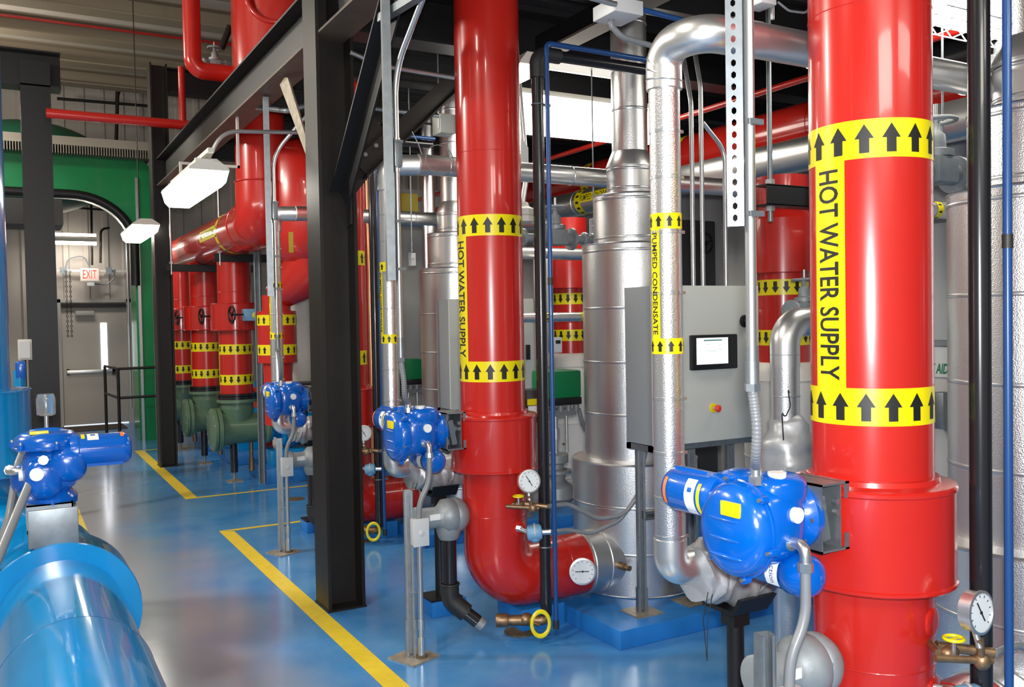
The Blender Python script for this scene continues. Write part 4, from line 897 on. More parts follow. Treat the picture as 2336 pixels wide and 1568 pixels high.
# thick threaded rod with black clamp near the return pipe
p_ = AX(1760, 440, 3.75); t = thing('riser_clamp', 'black channel clamp on a threaded rod at the top of the red return pipe', 'clamp', p_)
y_ = p_.y
b = B(); box(b, (p_.x - 0.06, y_ - 0.03, p_.z - 0.07), (p_.x + 0.75, y_ - 0.02, p_.z + 0.04)); box(b, (p_.x - 0.06, y_ - 0.03, p_.z + 0.035), (p_.x + 0.75, y_ + 0.06, p_.z + 0.045)); box(b, (p_.x - 0.06, y_ - 0.03, p_.z - 0.075), (p_.x + 0.75, y_ + 0.06, p_.z - 0.065)); part('channel', b, 'steel_black', t)
part('rod', cyl(B(), (p_.x, y_ + 0.01, p_.z - 0.16), (p_.x, y_ + 0.01, 3.6), 0.014, 14), 'galvanised', t)
b = cyl(B(), (p_.x, y_ + 0.01, p_.z + 0.045), (p_.x, y_ + 0.01, p_.z + 0.075), 0.026, 6); cyl(b, (p_.x, y_ + 0.01, p_.z - 0.10), (p_.x, y_ + 0.01, p_.z - 0.075), 0.026, 6); b.verts.index_update(); parts('nut', b, 'conduit', t)
# silver elbow pipe with wrapped valve between cabinet and nearest pipe
e0 = AX(1790, 735, 3.35); ex, ey = e0.x, e0.y; zt = AX(1835, 735, 3.35).z
t = thing('steam_branch', 'silver elbow pipe dropping into a wrapped blanket right of the cabinet', 'pipe', (ex, ey, 1.0))
part('elbow', tube(B(), [(ex + 0.55, ey, zt), (ex, ey, zt), (ex, ey, zt - 0.22)], 0.072, 0.12, 32, n=12), 'aluminium', t, ang=60)
part('drop', cyl(B(), (ex, ey, zt - 0.15), (ex, ey, 0.0), 0.069, 32), 'stucco', t)
b = torus(B(), (ex, ey, zt - 0.16), (0, 0, 1), 0.070, 0.003, 32, 6); torus(b, (ex, ey, 1.32), (0, 0, 1), 0.070, 0.003, 32, 6); part('banding_strap', b, 'conduit', t)
t = thing('valve_blanket', 'tall crumpled silver blanket right of the cabinet behind the nearest actuator', 'insulation blanket', (ex, ey, 0.7), 'silver insulation blankets')
b = B(); rings = []
for k in range(24):
    f_ = k / 23; z_ = 1.22 - f_ * 0.75; rr = 0.072 + 0.065 * min(1, f_ * 5) + 0.008 * math.sin(k * 2.1) + 0.006 * math.sin(k * 0.9)
    rings.append([b.verts.new((ex + 0.01 + 0.01 * math.sin(k) + rr * (1 + 0.08 * math.sin(4 * a + k * .6)) * math.cos(a), ey + rr * (1 + 0.08 * math.sin(3 * a - k * .5)) * math.sin(a), z_ + 0.01 * math.sin(3 * a + k))) for a in [2 * PI * j / 30 for j in range(30)]])
for a_, c_ in zip(rings, rings[1:]):
    for j in range(30): b.faces.new((a_[j], a_[(j + 1) % 30], c_[(j + 1) % 30], c_[j]))
b.faces.new(rings[0][::-1]); b.faces.new(rings[-1]); part('jacket', b, 'blanket', t, ang=80)
b = torus(B(), (ex - 0.04, ey - 0.12, 0.98), (-0.3, -1, 0), 0.02, 0.004, 20, 6); box(b, (ex - 0.13, ey - 0.12, 0.965), (ex + 0.12, ey - 0.115, 0.99)); part('buckle_strap', b, 'box_light', t)
solo('sense_wire', tube(B(), [(ex - 0.02, ey - 0.05, 1.32), (ex - 0.06, ey - 0.07, 1.38), (ex - 0.05, ey - 0.08, 1.28), (ex - 0.10, ey - 0.09, 1.22), (ex - 0.13, ey - 0.1, 1.27), (ex - 0.12, ey - 0.1, 1.12)], 0.003, 0.03, 8), 'ink', 'thin black wire loops hanging at the top of the tall crumpled blanket', 'wire', (ex, ey, 1.3))

def gate_valve(label, c, ax, s, group='grey gate valves'):
    c = V(c); a = V(ax).normalized()
    t = thing('gate_valve', label, 'valve', c, group)
    b = cyl(B(), c - a * 0.16 * s, c + a * 0.16 * s, 0.05 * s, 24); lathe(b, [(0.085 * s, 0), (0.085 * s, 0.025 * s)], c - a * 0.15 * s, a, 24); lathe(b, [(0.085 * s, 0), (0.085 * s, 0.025 * s)], c + a * 0.125 * s, a, 24)
    box(b, c + V((-0.07, -0.07, -0.05)) * s, c + V((0.07, 0.07, 0.07)) * s, bev=0.015 * s); lathe(b, [(0.075 * s, 0.07 * s), (0.075 * s, 0.10 * s), (0.045 * s, 0.11 * s), (0.04 * s, 0.17 * s), (0.02 * s, 0.19 * s), (0.018 * s, 0.24 * s)], c, (0, 0, 1), 20)
    part('body', b, 'cast_grey', t, ang=45)
    handwheel(t, c + V((0, 0, 0.235 * s)), (0, 0, 1), 0.085 * s, 'cast_grey', 0.015 * s, 0.010 * s)
    part('stem', cyl(B(), c + V((0, 0, 0.2 * s)), c + V((0, 0, 0.31 * s)), 0.009 * s, 10), 'conduit', t)
    return t
v1 = AY(1268, 545, 4.9); gate_valve('grey gate valve with a handwheel between the blue tube and stepped vessel', v1, (1, 0, 0), 0.85)
b = cyl(B(), v1 + V((0.12, 0, 0)), v1 + V((0.42, 0, 0)), 0.028, 20); lathe(b, [(0.04, 0), (0.05, 0.01), (0.05, 0.03), (0.04, 0.04)], v1 + V((0.20, 0, 0)), (1, 0, 0), 8); lathe(b, [(0.045, 0), (0.045, 0.03)], v1 + V((0.27, 0, 0)), (1, 0, 0), 8)
cyl(b, v1 + V((0.24, 0, 0)), v1 + V((0.235, 0, -0.07)), 0.03, 16); cyl(b, v1 + V((-0.3, 0, 0)), v1 + V((-0.12, 0, 0)), 0.028, 20); lathe(b, [(0.06, 0), (0.06, 0.02)], v1 + V((-0.26, 0, 0)), (1, 0, 0), 16)
solo('strainer', b, 'cast_grey', 'dark grey threaded strainer and pipe beside the upper gate valve', 'pipe fitting', v1 + V((0.2, 0, 0)))
gate_valve('grey gate valve in front of the red return pipe, behind the silver elbow', AY(1835, 710, 3.6), (1, 0, 0), 0.75)
gate_valve('large weathered gate valve high between the nearest red pipe and black pipe', AY(2135, 395, 3.0), (1, 0, 0), 1.15)
gate_valve('gate valve with a pale handwheel high right between black and blue pipes', AY(2285, 165, 3.1), (1, 0, 0), 0.95)
# little flanged trap and white hanger at the back of the middle red pipe
p_ = AY(1192, 478, 5.6); b = lathe(B(), [(0.05, 0), (0.085, 0.01), (0.085, 0.05), (0.075, 0.052), (0.085, 0.06), (0.085, 0.10), (0.05, 0.12), (0.04, 0.15)], p_ + V((0, 0, -0.1)), (0, 0, 1), 8)
t = thing('steam_trap', 'pale flanged steam trap showing right of the middle red pipe', 'steam trap', p_); part('body', b, 'jacket', t); part('pipe', tube(B(), [p_ + V((-0.02, 0, 1.0)), p_ + V((0.04, 0, 0.25)), p_ + V((0.0, 0, 0.04))], 0.02, 0.1, 12), 'aluminium', t)
p_ = AY(1188, 360, 5.2); b = prism(B(), [(0, -0.1), (0.05, -0.1), (0.05, 0.06), (0.02, 0.1), (0, 0.1)], (p_.x - 0.02, 5.2, p_.z), (1, 0, 0), (0, 0, 1), 0.05); solo('pipe_strap', b, 'box_light', 'bent grey strap behind the upper right side of the middle red pipe', 'strap', p_)

# ================================================================= LIGHT FIXTURES
def lamp_fix(label, c, L_, W_, ax, H_=0.11, mt='lamp', guard=False):
    """wrap-round fixture, body above and glowing lens below; ax horizontal long axis"""
    c = V(c); a = V(ax).normalized(); s = a.cross(V((0, 0, 1)))
    t = thing('light_fixture', label, 'light', c, 'fluorescent light fixtures')
    b = prism(B(), [(-W_ * .32, 0), (W_ * .32, 0), (W_ * .26, 0.07), (-W_ * .26, 0.07)], c - a * L_ / 2, s, (0, 0, 1), 0)  if False else B()
    prof = [(-W_ / 2, 0), (-W_ * 0.42, -H_ * 0.7), (-W_ * 0.3, -H_), (W_ * 0.3, -H_), (W_ * 0.42, -H_ * 0.7), (W_ / 2, 0)]
    prism(b, prof, c - a * L_ / 2 * (1 if s.cross(V((0, 0, 1))).dot(a) > 0 else -1), s, (0, 0, 1), L_); part('lens', b, mt, t, ang=20)
    b = B(); sg = (1 if s.cross(V((0, 0, 1))).dot(a) > 0 else -1)
    prism(b, [(-W_ * .52, 0.002), (W_ * .52, 0.002), (W_ * .5, 0.02), (W_ * .22, 0.075), (-W_ * .22, 0.075), (-W_ * .5, 0.02)], c - a * (L_ / 2) * sg, s, (0, 0, 1), L_); part('housing', b, 'lamp_body', t, ang=20)
    return t
def end_on(px1, px2, z): return AZ(*px1, z), AZ(*px2, z)
# the two fixtures along the edge beam
pl_ = AX(505, 415, 1.62); pr_ = AX(400, 470, 1.55)
c1 = V((1.24, 7.0, 2.78))
t = lamp_fix('bright fluorescent fixture hanging under the edge beam left of the red air vessel', c1, 1.25, 0.26, (0, 1, 0))
b = box(B(), (c1.x - 0.02, c1.y - 0.7, c1.z + 0.11), (c1.x + 0.02, c1.y + 0.9, c1.z + 0.14)); box(b, (c1.x - 0.05, c1.y - 0.4, c1.z + 0.07), (c1.x + 0.10, c1.y - 0.36, c1.z + 0.12)); box(b, (c1.x - 0.01, c1.y + 0.5, c1.z + 0.13), (c1.x + 0.01, c1.y + 0.52, 3.0)); box(b, (c1.x - 0.01, c1.y + 0.5, 3.0), (1.70, c1.y + 0.52, 3.02)); box(b, (1.68, c1.y + 0.5, 3.0), (1.70, c1.y + 0.52, 3.42))
part('hanger_channel', b, 'lamp_body', t)
part('supply_conduit', tube(B(), [(c1.x + 0.02, c1.y - 0.5, c1.z + 0.1), (c1.x + 0.12, c1.y - 0.5, c1.z + 0.3), (2.10, c1.y - 0.45, c1.z + 0.36)], 0.014, 0.25, 14), 'conduit', t)
c2 = V((AX(318, 525, 1.5).x, AX(318, 525, 1.5).y, AX(318, 525, 1.5).z)); 
t = lamp_fix('smaller bright fixture farther along the walkway before the green frame', c2, 1.3, 0.30, (0, 1, 0)); part('cord', cyl(B(), c2 + V((0, 0, 0.07)), c2 + V((0, 0, 5.8 - c2.z)), 0.006, 8), 'ink', t)
a_, d_ = AY(108, 557, YF - 0.4), AY(220, 560, YF - 0.4)
t = lamp_fix('slim strip light mounted over the exit door wall', ((a_.x + d_.x) / 2, YF - 0.4, a_.z + 0.05), d_.x - a_.x, 0.12, (1, 0, 0), 0.05)
part('tube', cyl(B(), (a_.x, YF - 0.4, a_.z + 0.17), (d_.x, YF - 0.4, a_.z + 0.17), 0.025, 12), 'lamp_soft', t)
# big fixtures under the platform
a_ = AY(1175, 265, 5.9); 
t = lamp_fix('large bright industrial fixture under the platform behind the middle black pipe', (a_.x + 0.50, 5.9, a_.z + 0.12), 1.6, 0.42, (1, 0, 0), 0.22)
part('tube', cyl(B(), (a_.x - 0.3, 5.65, a_.z + 0.33), (a_.x + 1.3, 5.65, a_.z + 0.33), 0.03, 12), 'lamp_soft', t)
a_ = AY(2150, 20, 2.9)
t = lamp_fix('bright caged fixture at the top right corner between red and black pipes', (a_.x + 0.35, 2.9, a_.z + 0.10), 1.2, 0.5, (1, 0, 0), 0.12)
b = B(); cc = V((a_.x + 0.35, 2.9, a_.z - 0.03))
for k in range(9): tube(b, [cc + V((-0.5 + k * 0.125, -0.24, 0.1)), cc + V((-0.5 + k * 0.125, -0.16, -0.03)), cc + V((-0.42 + k * 0.125, 0.16, -0.03)), cc + V((-0.42 + k * 0.125, 0.24, 0.1))], 0.004, seg=6)
for k in range(4): cyl(b, cc + V((-0.55, -0.16 + k * 0.107, -0.03)), cc + V((0.6, -0.16 + k * 0.107, -0.03)), 0.004, 6)
part('wire_guard', b, 'white', t)
a_ = AY(1185, 155, 4.6); t = lamp_fix('small bright fixture tucked right behind the middle red pipe near the black elbow', (a_.x + 0.09, 4.75, a_.z + 0.03), 0.3, 0.16, (0, 1, 0), 0.05)
p_ = AZ(1330, 85, 3.44)
t = thing('steel_beam', 'tan lit beam edge under the platform above the middle black elbow', 'beam', (p_.x, p_.y, 3.5)); part('flange', box(B(), (p_.x - 0.07, 3.42, 3.44), (p_.x + 0.07, 5.15, 3.455)), 'steel_lit_tan', t); part('web', box(B(), (p_.x - 0.008, 3.42, 3.455), (p_.x + 0.008, 5.15, 3.6)), 'steel_black', t)

# overhead junction boxes and conduits near the top
def jbox(label, x0, y0, x1, y1, Y_, d_=0.12, mt='box_light'):
    a_, c_ = AY(x0, y0, Y_), AY(x1, y1, Y_); t = thing('junction_box', label, 'junction box', (a_.x, Y_, c_.z), 'overhead junction boxes')
    part('body', box(B(), (a_.x, Y_, c_.z), (c_.x, Y_ + d_, a_.z), bev=0.004), mt, t); return t
t = jbox('grey overhead junction box right above the stepped silver vessel', 1403, -10, 1468, 36, 3.0, 0.16)
t = jbox('small grey box at the top edge between strut and nearest red pipe', 1738, -25, 1772, 12, 2.2, 0.08)
part('probe', cyl(B(), AY(1762, 10, 2.24), AY(1762, 45, 2.24), 0.006, 10), 'conduit', t)
t = jbox('grey box on the conduit left of the middle red pipe near the diagonal brace', 1005, 258, 1040, 305, 5.6, 0.14, 'box_grey')
def conduit(label, pts, r=0.0135, bend=0.15, mt='conduit'):
    return solo('conduit_run', tube(B(), pts, r, bend, 14), mt, label, 'conduit', pts[0], 'overhead conduit runs')
zc = AY(940, 160, 4.9).z
conduit('bent conduit crossing above the diagonal brace left of the middle red pipe', [AY(800, 120, 4.9), AY(870, 150, 4.9), AY(1040, 178, 4.9)])
conduit('straight conduit running right behind the big column to the grey box', [AY(790, 240, 5.6), AY(1000, 265, 5.6)])
conduit('blue overhead conduit right of the overhead junction box', [AY(1465, 22, 3.05), AY(1580, 52, 3.05)], 0.012, 0, 'navy_pipe')
conduit('conduit curving left of the overhead junction box', [AY(1260, -30, 3.0), AY(1405, 10, 3.0)], 0.012)
conduit('grey flexible loop below the overhead junction box', [AY(1400, 35, 3.1), AY(1390, 55, 3.1), AY(1420, 85, 3.1), AY(1500, 108, 3.1)], 0.012, 0.1, 'flex')
conduit('thin conduit crossing under the edge beam to the left strut', [AX(570, 243, 1.75), AX(655, 253, 1.85), AX(700, 240, 2.0)], 0.02, 0.02, 'galvanised')
conduit('thin cable at the top edge left of the nearest red pipe', [AY(1775, 5, 2.2), AY(1800, 25, 2.2), AY(1840, 30, 2.2), AY(1862, -5, 2.2)], 0.004, 0.05, 'flex')
b = channel(B(), AX(870, 42, 1.74), AX(985, -30, 1.74), open_=(0, 0, 1)); solo('strut_rail', b, 'galvanised', 'galvanised strut rail sloping up at the top beside the middle red pipe', 'strut', AX(900, 30, 1.74))
# wire loop on silver cross pipe
c_ = AY(1003, 365, 4.60); b = torus(B(), c_, (0, -1, 0.1), 0.085, 0.003, 36, 6); tube(b, [AY(940, 300, 4.6), AY(955, 330, 4.6), AY(962, 352, 4.6)], 0.003, 0.1, 6)
solo('cable_loop', b, 'flex', 'thin dark cable coiled in a ring on the silver crossing pipe', 'cable', c_)
# copper and red lines right of the big column
for lab, x_, X_, r_, m_ in (('thin copper pipe right of the big dark column', 842, 2.75, 0.018, 'copper'), ('thin red pipe right of the big dark column', 832, 2.85, 0.020, 'red')):
    p_ = AX(x_, 600, X_); solo('small_riser', cyl(B(), (p_.x, p_.y, 0.0), (p_.x, p_.y, 3.7), r_, 16), m_, lab, 'pipe', (p_.x, p_.y, 1))

def rod(o, x, y, z0, z1=3.78): part('hanger_rod', cyl(B(), (x, y, z0), (x, y, z1), 0.006, 8), 'galvanised', o)
for o in list(ROOT):
    if o.parent is None and (o.name in ('gate_valve.001', 'gate_valve.002', 'gate_valve.003', 'pipe_strap') or o.name.startswith('junction_box')):
        rod(o, o.location.x + (0.0 if 'gate' not in o.name else 0.1), o.location.y + 0.03, o.location.z + 0.03)
# ================================================================= LEFT-MIDDLE GROUP: air vessel, three suction risers, strainers
t = thing('air_vessel', 'dark red vessel behind the big column, narrowing to a banded collar lower down', 'vessel', (2.56, 8.35, 2.2))
vc = (2.60, 8.45)
part('shell', lathe(B(), [(0.02, 3.46), (0.3, 3.44), (0.42, 3.38), (0.46, 3.3), (0.46, 2.55), (0.42, 2.42), (0.28, 2.30), (0.15, 2.24)], (*vc, 0), (0, 0, 1), 48), 'red', t, ang=60)
q4 = AW(632, 760, 8.7); part('outlet_cone', tube(B(), [(*vc, 2.42), (vc[0] - 0.02, vc[1], 2.25), (q4.x, q4.y, 1.98)], [0.33, 0.28, 0.136], seg=40), 'red', t, ang=60); AV = t
p_ = AX(663, 465, 2.25); part('nozzle', cyl(B(), (vc[0] - 0.47, vc[1] - 0.12, p_.z), (vc[0] - 0.3, vc[1] - 0.1, p_.z), 0.02, 12), 'box_light', t)
# near riser with elbow turning to run along the walkway
w0 = AW(570, 505, 8.3); ex_, ey_, ez_ = w0.x + 0.09, w0.y, w0.z
t = thing('header_pipe', 'red header pipe with a big round elbow and yellow label above the three risers', 'pipe', (ex_, ey_, ez_))
part('riser', cyl(B(), (ex_ + 0.02, ey_, ez_ + 0.15), (ex_ + 0.02, ey_, 3.78), 0.225, 44), 'red', t)
part('elbow', tube(B(), [(ex_ + 0.02, ey_, ez_ + 0.35), (ex_ + 0.02, ey_, ez_), (ex_ + 0.02, ey_ + 0.4, ez_)], 0.235, 0.24, 44, n=14), 'red', t, ang=60)
part('run', cyl(B(), (ex_ + 0.02, ey_ + 0.25, ez_), (ex_ + 0.02, 12.6, ez_), 0.22, 44), 'red', t)
b = torus(B(), (ex_ + 0.02, ey_, ez_ + 0.36), (0, 0, 1), 0.236, 0.006, 44, 8); torus(b, (ex_ + 0.02, ey_ + 0.42, ez_), (0, 1, 0), 0.236, 0.006, 44, 8); part('jacket_seam', b, 'red', t)
yb_ = AX(490, 520, ex_ - 0.2).y
band(t, (ex_ + 0.02, yb_, ez_), (0, 1, 0), 0.22, 0.1, 15, 1, 0.5, (-1, 0, 0))
nsx = part('name_strip', wrap(rect(B(), -0.06, 0.0, 0.06, 0.85), (ex_ + 0.02, yb_, ez_), (0, 1, 0), (-1, 0, 0.05), 0.2215), 'yellow', t)
part('lettering', wrap(text_bm('HOT WATER RETURN', 0.10, 0.75), (ex_ + 0.02, yb_ + 0.43, ez_), (0, 1, 0), (-1, 0, 0.05), 0.2225, rot=-PI / 2), 'ink', nsx)
SP = []
for k, (px, fx, fy, wpx) in enumerate(((538, 520, 1103, 74), (470, 462, 1062, 60), (415, 412, 1030, 52))):
    Y_ = (10.1, 11.62, 13.1)[k]; X_ = AY(px, 800, Y_).x
    lb = ['nearest of the three red suction pipes above the green strainers', 'middle of the three red suction pipes above the green strainers', 'farthest of the three red suction pipes, beside the far dark column'][k]
    t = thing('suction_pipe', lb, 'pipe', (X_, Y_, 1), 'red suction pipes'); r_ = 0.178
    part('riser', cyl(B(), (X_, Y_, 0.97), (X_, Y_, ez_), r_, 44), 'red', t)
    part('collar', lathe(B(), [(r_, 1.66), (0.255, 1.66), (0.26, 1.665), (0.255, 1.67), (0.255, 1.945), (0.26, 1.95), (0.255, 1.957), (r_, 1.965)], (X_, Y_, 0), (0, 0, 1), 52), 'red', t, ang=30)
    band(t, (X_, Y_, 1.455), (0, 0, 1), r_, 0.11, 15, -1, 0.6, (-1, 0, 0)); band(t, (X_, Y_, 1.125), (0, 0, 1), r_, 0.11, 15, -1, 0.6, (-1, 0, 0))
    part('name_strip', wrap(rect(B(), -0.035, -0.13, 0.035, 0.13), (X_, Y_, 1.29), (0, 0, 1), (-1, 0.1, 0), r_ + 0.0014), 'yellow', t)
    part('label_lettering', wrap(text_bm('HOT WATER RETURN', 0.035, 0.8), (X_, Y_, 1.29), (0, 0, 1), (-1, 0.1, 0), r_ + 0.0024, rot=-PI / 2), 'ink', t)
    b = torus(B(), (X_, Y_, 2.08), (0, 0, 1), r_ + 0.001, 0.003, 44, 6); part('jacket_seam', b, 'red', t)
    # gearbox and handwheel on the collar
    gt = thing('valve_gearbox', ['pale blue valve gearbox with black handwheel on the nearest suction collar', 'pale blue valve gearbox with black handwheel on the middle suction collar', 'pale blue valve gearbox with black handwheel on the farthest suction collar'][k], 'valve gearbox', (X_, Y_ - 0.3, 1.82), 'handwheel gearboxes')
    gx_ = X_ + 0.05; gy_ = Y_ - 0.31
    part('housing', box(B(), (gx_ - 0.03, gy_ - 0.05, 1.76), (gx_ + 0.15, gy_ + 0.07, 1.89), bev=0.012), 'pale_blue', gt)
    part('cover_disc', lathe(B(), [(0.035, 0), (0.03, 0.01)], (gx_ + 0.09, gy_ - 0.05, 1.82), (0, -1, 0), 16), 'yellow', gt)
    part('shaft', cyl(B(), (gx_ - 0.16, gy_, 1.83), (gx_ - 0.02, gy_, 1.83), 0.010, 10), 'steel_black', gt)
    handwheel(gt, (gx_ - 0.15, gy_, 1.83), (1, 0.15, 0), 0.09, 'steel_black', 0.016, 0.010)
    # green strainer
    st = thing('suction_strainer', ['nearest green cast strainer with bolted end cover', 'middle green cast strainer with bolted end cover', 'farthest green cast strainer, behind the far dark column'][k], 'strainer', (X_, Y_, 0.6), 'green suction strainers')
    ax_ = V((1, 0.0, 0))
    b = lathe(B(), [(0.20, 0), (0.235, 0.005), (0.235, 0.045), (0.195, 0.06), (0.17, 0.2), (0.16, 0.45), (0.15, 0.55)], (X_ - 0.24, Y_, 0.58), ax_, 36)
    lathe(b, [(0.12, 0), (0.15, 0.08), (0.18, 0.2)], (X_, Y_, 0.60), (0, 0, 1), 36); lathe(b, [(0.215, 0), (0.215, 0.035)], (X_, Y_, 0.875), (0, 0, 1), 36); cyl(b, (X_, Y_, 0.78), (X_, Y_, 0.88), 0.17, 36)
    lathe(b, [(0.16, 0), (0.19, 0.02), (0.19, 0.05)], (X_ + 0.28, Y_, 0.58), ax_, 32)
    part('body', b, 'green_cast', st, ang=50)
    cvb = lathe(B(), [(0.235, 0), (0.235, -0.03), (0.21, -0.045), (0, -0.05)], (X_ - 0.245, Y_, 0.58), ax_, 36); part('end_cover', cvb, 'green_cast', st)
    b = bolts(B(), (X_ - 0.27, Y_, 0.58), (-1, 0, 0), 0.205, 12, 0.012, 0.022); b.verts.index_update(); parts('bolt', b, 'conduit', st)
    b = lathe(B(), [(0.215, 0), (0.215, 0.03), (0.20, 0.032), (0.215, 0.036), (0.215, 0.06), (0.16, 0.065)], (X_, Y_, 0.912), (0, 0, 1), 36); part('rubber_flange', b, 'black_pipe', st)
    lg = part('leg', cyl(B(), (X_ - 0.05, Y_, 0.10), (X_ - 0.05, Y_, 0.45), 0.040, 20), 'black_pipe', st)
    b = cyl(B(), (X_ - 0.05, Y_, 0.02), (X_ - 0.05, Y_, 0.11), 0.014, 12); box(b, (X_ - 0.13, Y_ - 0.08, 0), (X_ + 0.03, Y_ + 0.08, 0.01)); part('foot_plate', b, 'plate', lg)
    b = cyl(B(), (X_ + 0.14, Y_, 0.22), (X_ + 0.14, Y_, 0.45), 0.022, 14); cyl(b, (X_ + 0.14, Y_, 0.10), (X_ + 0.14, Y_, 0.24), 0.030, 14); part('drain_valve', b, 'brass', st)
    SP.append((X_, Y_))
    # blue pump behind each strainer on a stepped pad
    pm = thing('pump', 'blue circulation pump behind the %s green strainer' % ('nearest', 'middle', 'farthest')[k], 'pump', (X_ + 0.7, Y_, 0.2), 'blue circulation pumps')
    b = lathe(B(), [(0.17, 0), (0.17, 0.03), (0.12, 0.05), (0.14, 0.1), (0.24, 0.14), (0.26, 0.24), (0.22, 0.34), (0.12, 0.38)], (X_ + 0.33, Y_, 0.58), ax_, 32); cyl(b, (X_ + 0.55, Y_, 0.6), (X_ + 0.55, Y_, 1.0), 0.11, 24); part('volute', b, 'cyan_paint', pm)
    b = lathe(B(), [(0.12, 0), (0.16, 0.02), (0.16, 0.4), (0.13, 0.44)], (X_ + 0.75, Y_, 0.58), ax_, 28); part('motor', b, 'cyan_paint', pm)
    solo('pump_pad', box(B(), (X_ + 0.2, Y_ - 0.42, 0), (X_ + 1.7, Y_ + 0.42, 0.16), bev=0.01), 'pad_blue', 'stepped blue concrete base under the %s blue pump' % ('nearest', 'middle', 'farthest')[k], 'pad', (X_ + 0.9, Y_, 0), 'blue pump bases')
    part('base_frame', box(B(), (X_ + 0.3, Y_ - 0.25, 0.16), (X_ + 1.5, Y_ + 0.25, 0.33), bev=0.01), 'cyan_paint', pm)
# black channel supports
for lab, (x0, x1, y_), Y_ in (('black channel support across the nearest suction pipe', (487, 690, 590), 9.8), ('black channel support across the two farther suction pipes', (378, 500, 612), 11.3)):
    a_, c_ = AY(x0, y_, Y_), AY(x1, y_, Y_); z_ = (a_.z + c_.z) / 2; t = thing('channel_support', lab, 'pipe support', (a_.x, Y_, z_), 'black channel supports')
    part('channel', channel(B(), (a_.x, Y_, z_), (c_.x + 0.4, Y_, z_), 0.08, 0.08, (0, 1, 0)), 'steel_black', t)
    part('rod', cyl(B(), (a_.x + 0.06, Y_ - 0.03, z_ - 0.08), (a_.x + 0.06, Y_ - 0.03, 3.45), 0.012, 12), 'conduit', t)
    part('nut', cyl(B(), (a_.x + 0.06, Y_ - 0.03, z_ + 0.045), (a_.x + 0.06, Y_ - 0.03, z_ + 0.07), 0.026, 6), 'conduit', t)
# fourth red pipe with banded collar
X_, Y_ = AW(632, 760, 8.7).x, AW(632, 760, 8.7).y
t = AV
part('outlet_pipe', cyl(B(), (X_, Y_, 0.75), (X_, Y_, 2.0), 0.135, 40), 'red', t)
part('collar', lathe(B(), [(0.135, 1.345), (0.185, 1.35), (0.185, 1.845), (0.135, 1.85)], (X_, Y_, 0), (0, 0, 1), 48), 'red', t, ang=30)
part('reducer', lathe(B(), [(0.145, 1.35), (0.137, 1.25), (0.09, 1.08), (0.088, 0.9)], (X_, Y_, 0), (0, 0, 1), 36), 'red', t)
band(t, (X_, Y_, 1.76), (0, 0, 1), 0.185, 0.10, 15, 1, 0.6); band(t, (X_, Y_, 1.475), (0, 0, 1), 0.185, 0.10, 15, 1, 0.6)
p_ = AX(592, 800, 2.3); solo('steel_post', channel(B(), (p_.x, p_.y, 0.05), (p_.x, p_.y, 2.56), 0.06, 0.05, open_=(-0.6, -1, 0)), 'galvanised', 'grey strut post standing right behind the nearest suction pipe', 'post', (p_.x, p_.y, 0.05))
# beige tanks / low red unit behind the big column
p_ = AW(690, 740, 11.2); t = thing('storage_tank', 'beige domed tank seen between slim silver pipe and the big column', 'tank', (p_.x, p_.y, 0))
part('shell', lathe(B(), [(0.42, 0.0), (0.42, 2.1), (0.38, 2.3), (0.25, 2.42), (0.0, 2.46)], (p_.x, p_.y, 0), (0, 0, 1), 48), 'jacket', t, ang=60)
p_ = AX(690, 905, 3.0); t = thing('skid_unit', 'low orange red steel unit behind the third blue actuator', 'equipment', (p_.x, p_.y, 0.4))
part('frame', box(B(), (p_.x - 0.5, p_.y, 0.75), (p_.x + 1.2, p_.y + 0.5, 0.98), bev=0.01), 'red', t); part('top_lid', box(B(), (p_.x - 0.1, p_.y - 0.02, 0.98), (p_.x + 1.0, p_.y + 0.4, 1.03), bev=0.01), 'bezel', t)
part('leg', box(B(), (p_.x - 0.45, p_.y + 0.05, 0), (p_.x - 0.35, p_.y + 0.15, 0.76)), 'red', t); part('leg', box(B(), (p_.x + 1.05, p_.y + 0.05, 0), (p_.x + 1.15, p_.y + 0.15, 0.76)), 'red', t)
solo('floor_drain', lathe(B(), [(0.1, 0), (0.1, 0.004), (0.02, 0.005)], AZ(672, 1139, 0), (0, 0, 1), 24), 'drain_rust', 'small brown round drain cover between the two yellow cross lines', 'drain', AZ(672, 1139, 0), 'round floor drains')
# yellow tag on the vessel
p_ = AX(664, 553, 2.2); solo('hanging_label', box(B(), (p_.x - 0.02, p_.y - 0.003, p_.z - 0.09), (p_.x + 0.02, p_.y, p_.z + 0.09)), 'yellow_dull', 'yellow strip tag hanging right of the third slim silver pipe', 'tag', p_)

# upper red piping above the platform
Yu = 9.2
t = thing('upper_tank', 'tall bright red tank standing on the platform above the edge beam', 'tank', (AW(660, 60, 9.6).x, AW(660, 60, 9.6).y, 3.9))
tc_ = AW(650, 100, 9.3); part('shell', cyl(B(), (tc_.x, tc_.y, 3.85), (tc_.x, tc_.y, 5.9), 0.53, 56), 'red', t)
part('side_ring', torus(B(), (tc_.x - 0.2, tc_.y - 0.45, 4.95), (-0.45, -1, 0.1), 0.28, 0.03, 36, 10), 'red', t)
a_ = AY(437, 40, 9.6); c_ = AY(440, 165, 9.6); t = thing('upper_pipe', 'slim bright red pipe with an elbow left of the upper red tank', 'pipe', c_)
zz = AY(470, 163, 9.6).z; part('run', tube(B(), [(c_.x, 9.6, 5.95), (c_.x, 9.6, zz), (tc_.x - 0.2, 9.6, zz)], 0.088, 0.12, 32, n=10), 'red', t, ang=60)
v_ = AY(490, 150, 9.9); gate_valve('small brown gate valve above the horizontal upper red pipe', v_, (1, 0, 0), 0.8, 'upper valves')
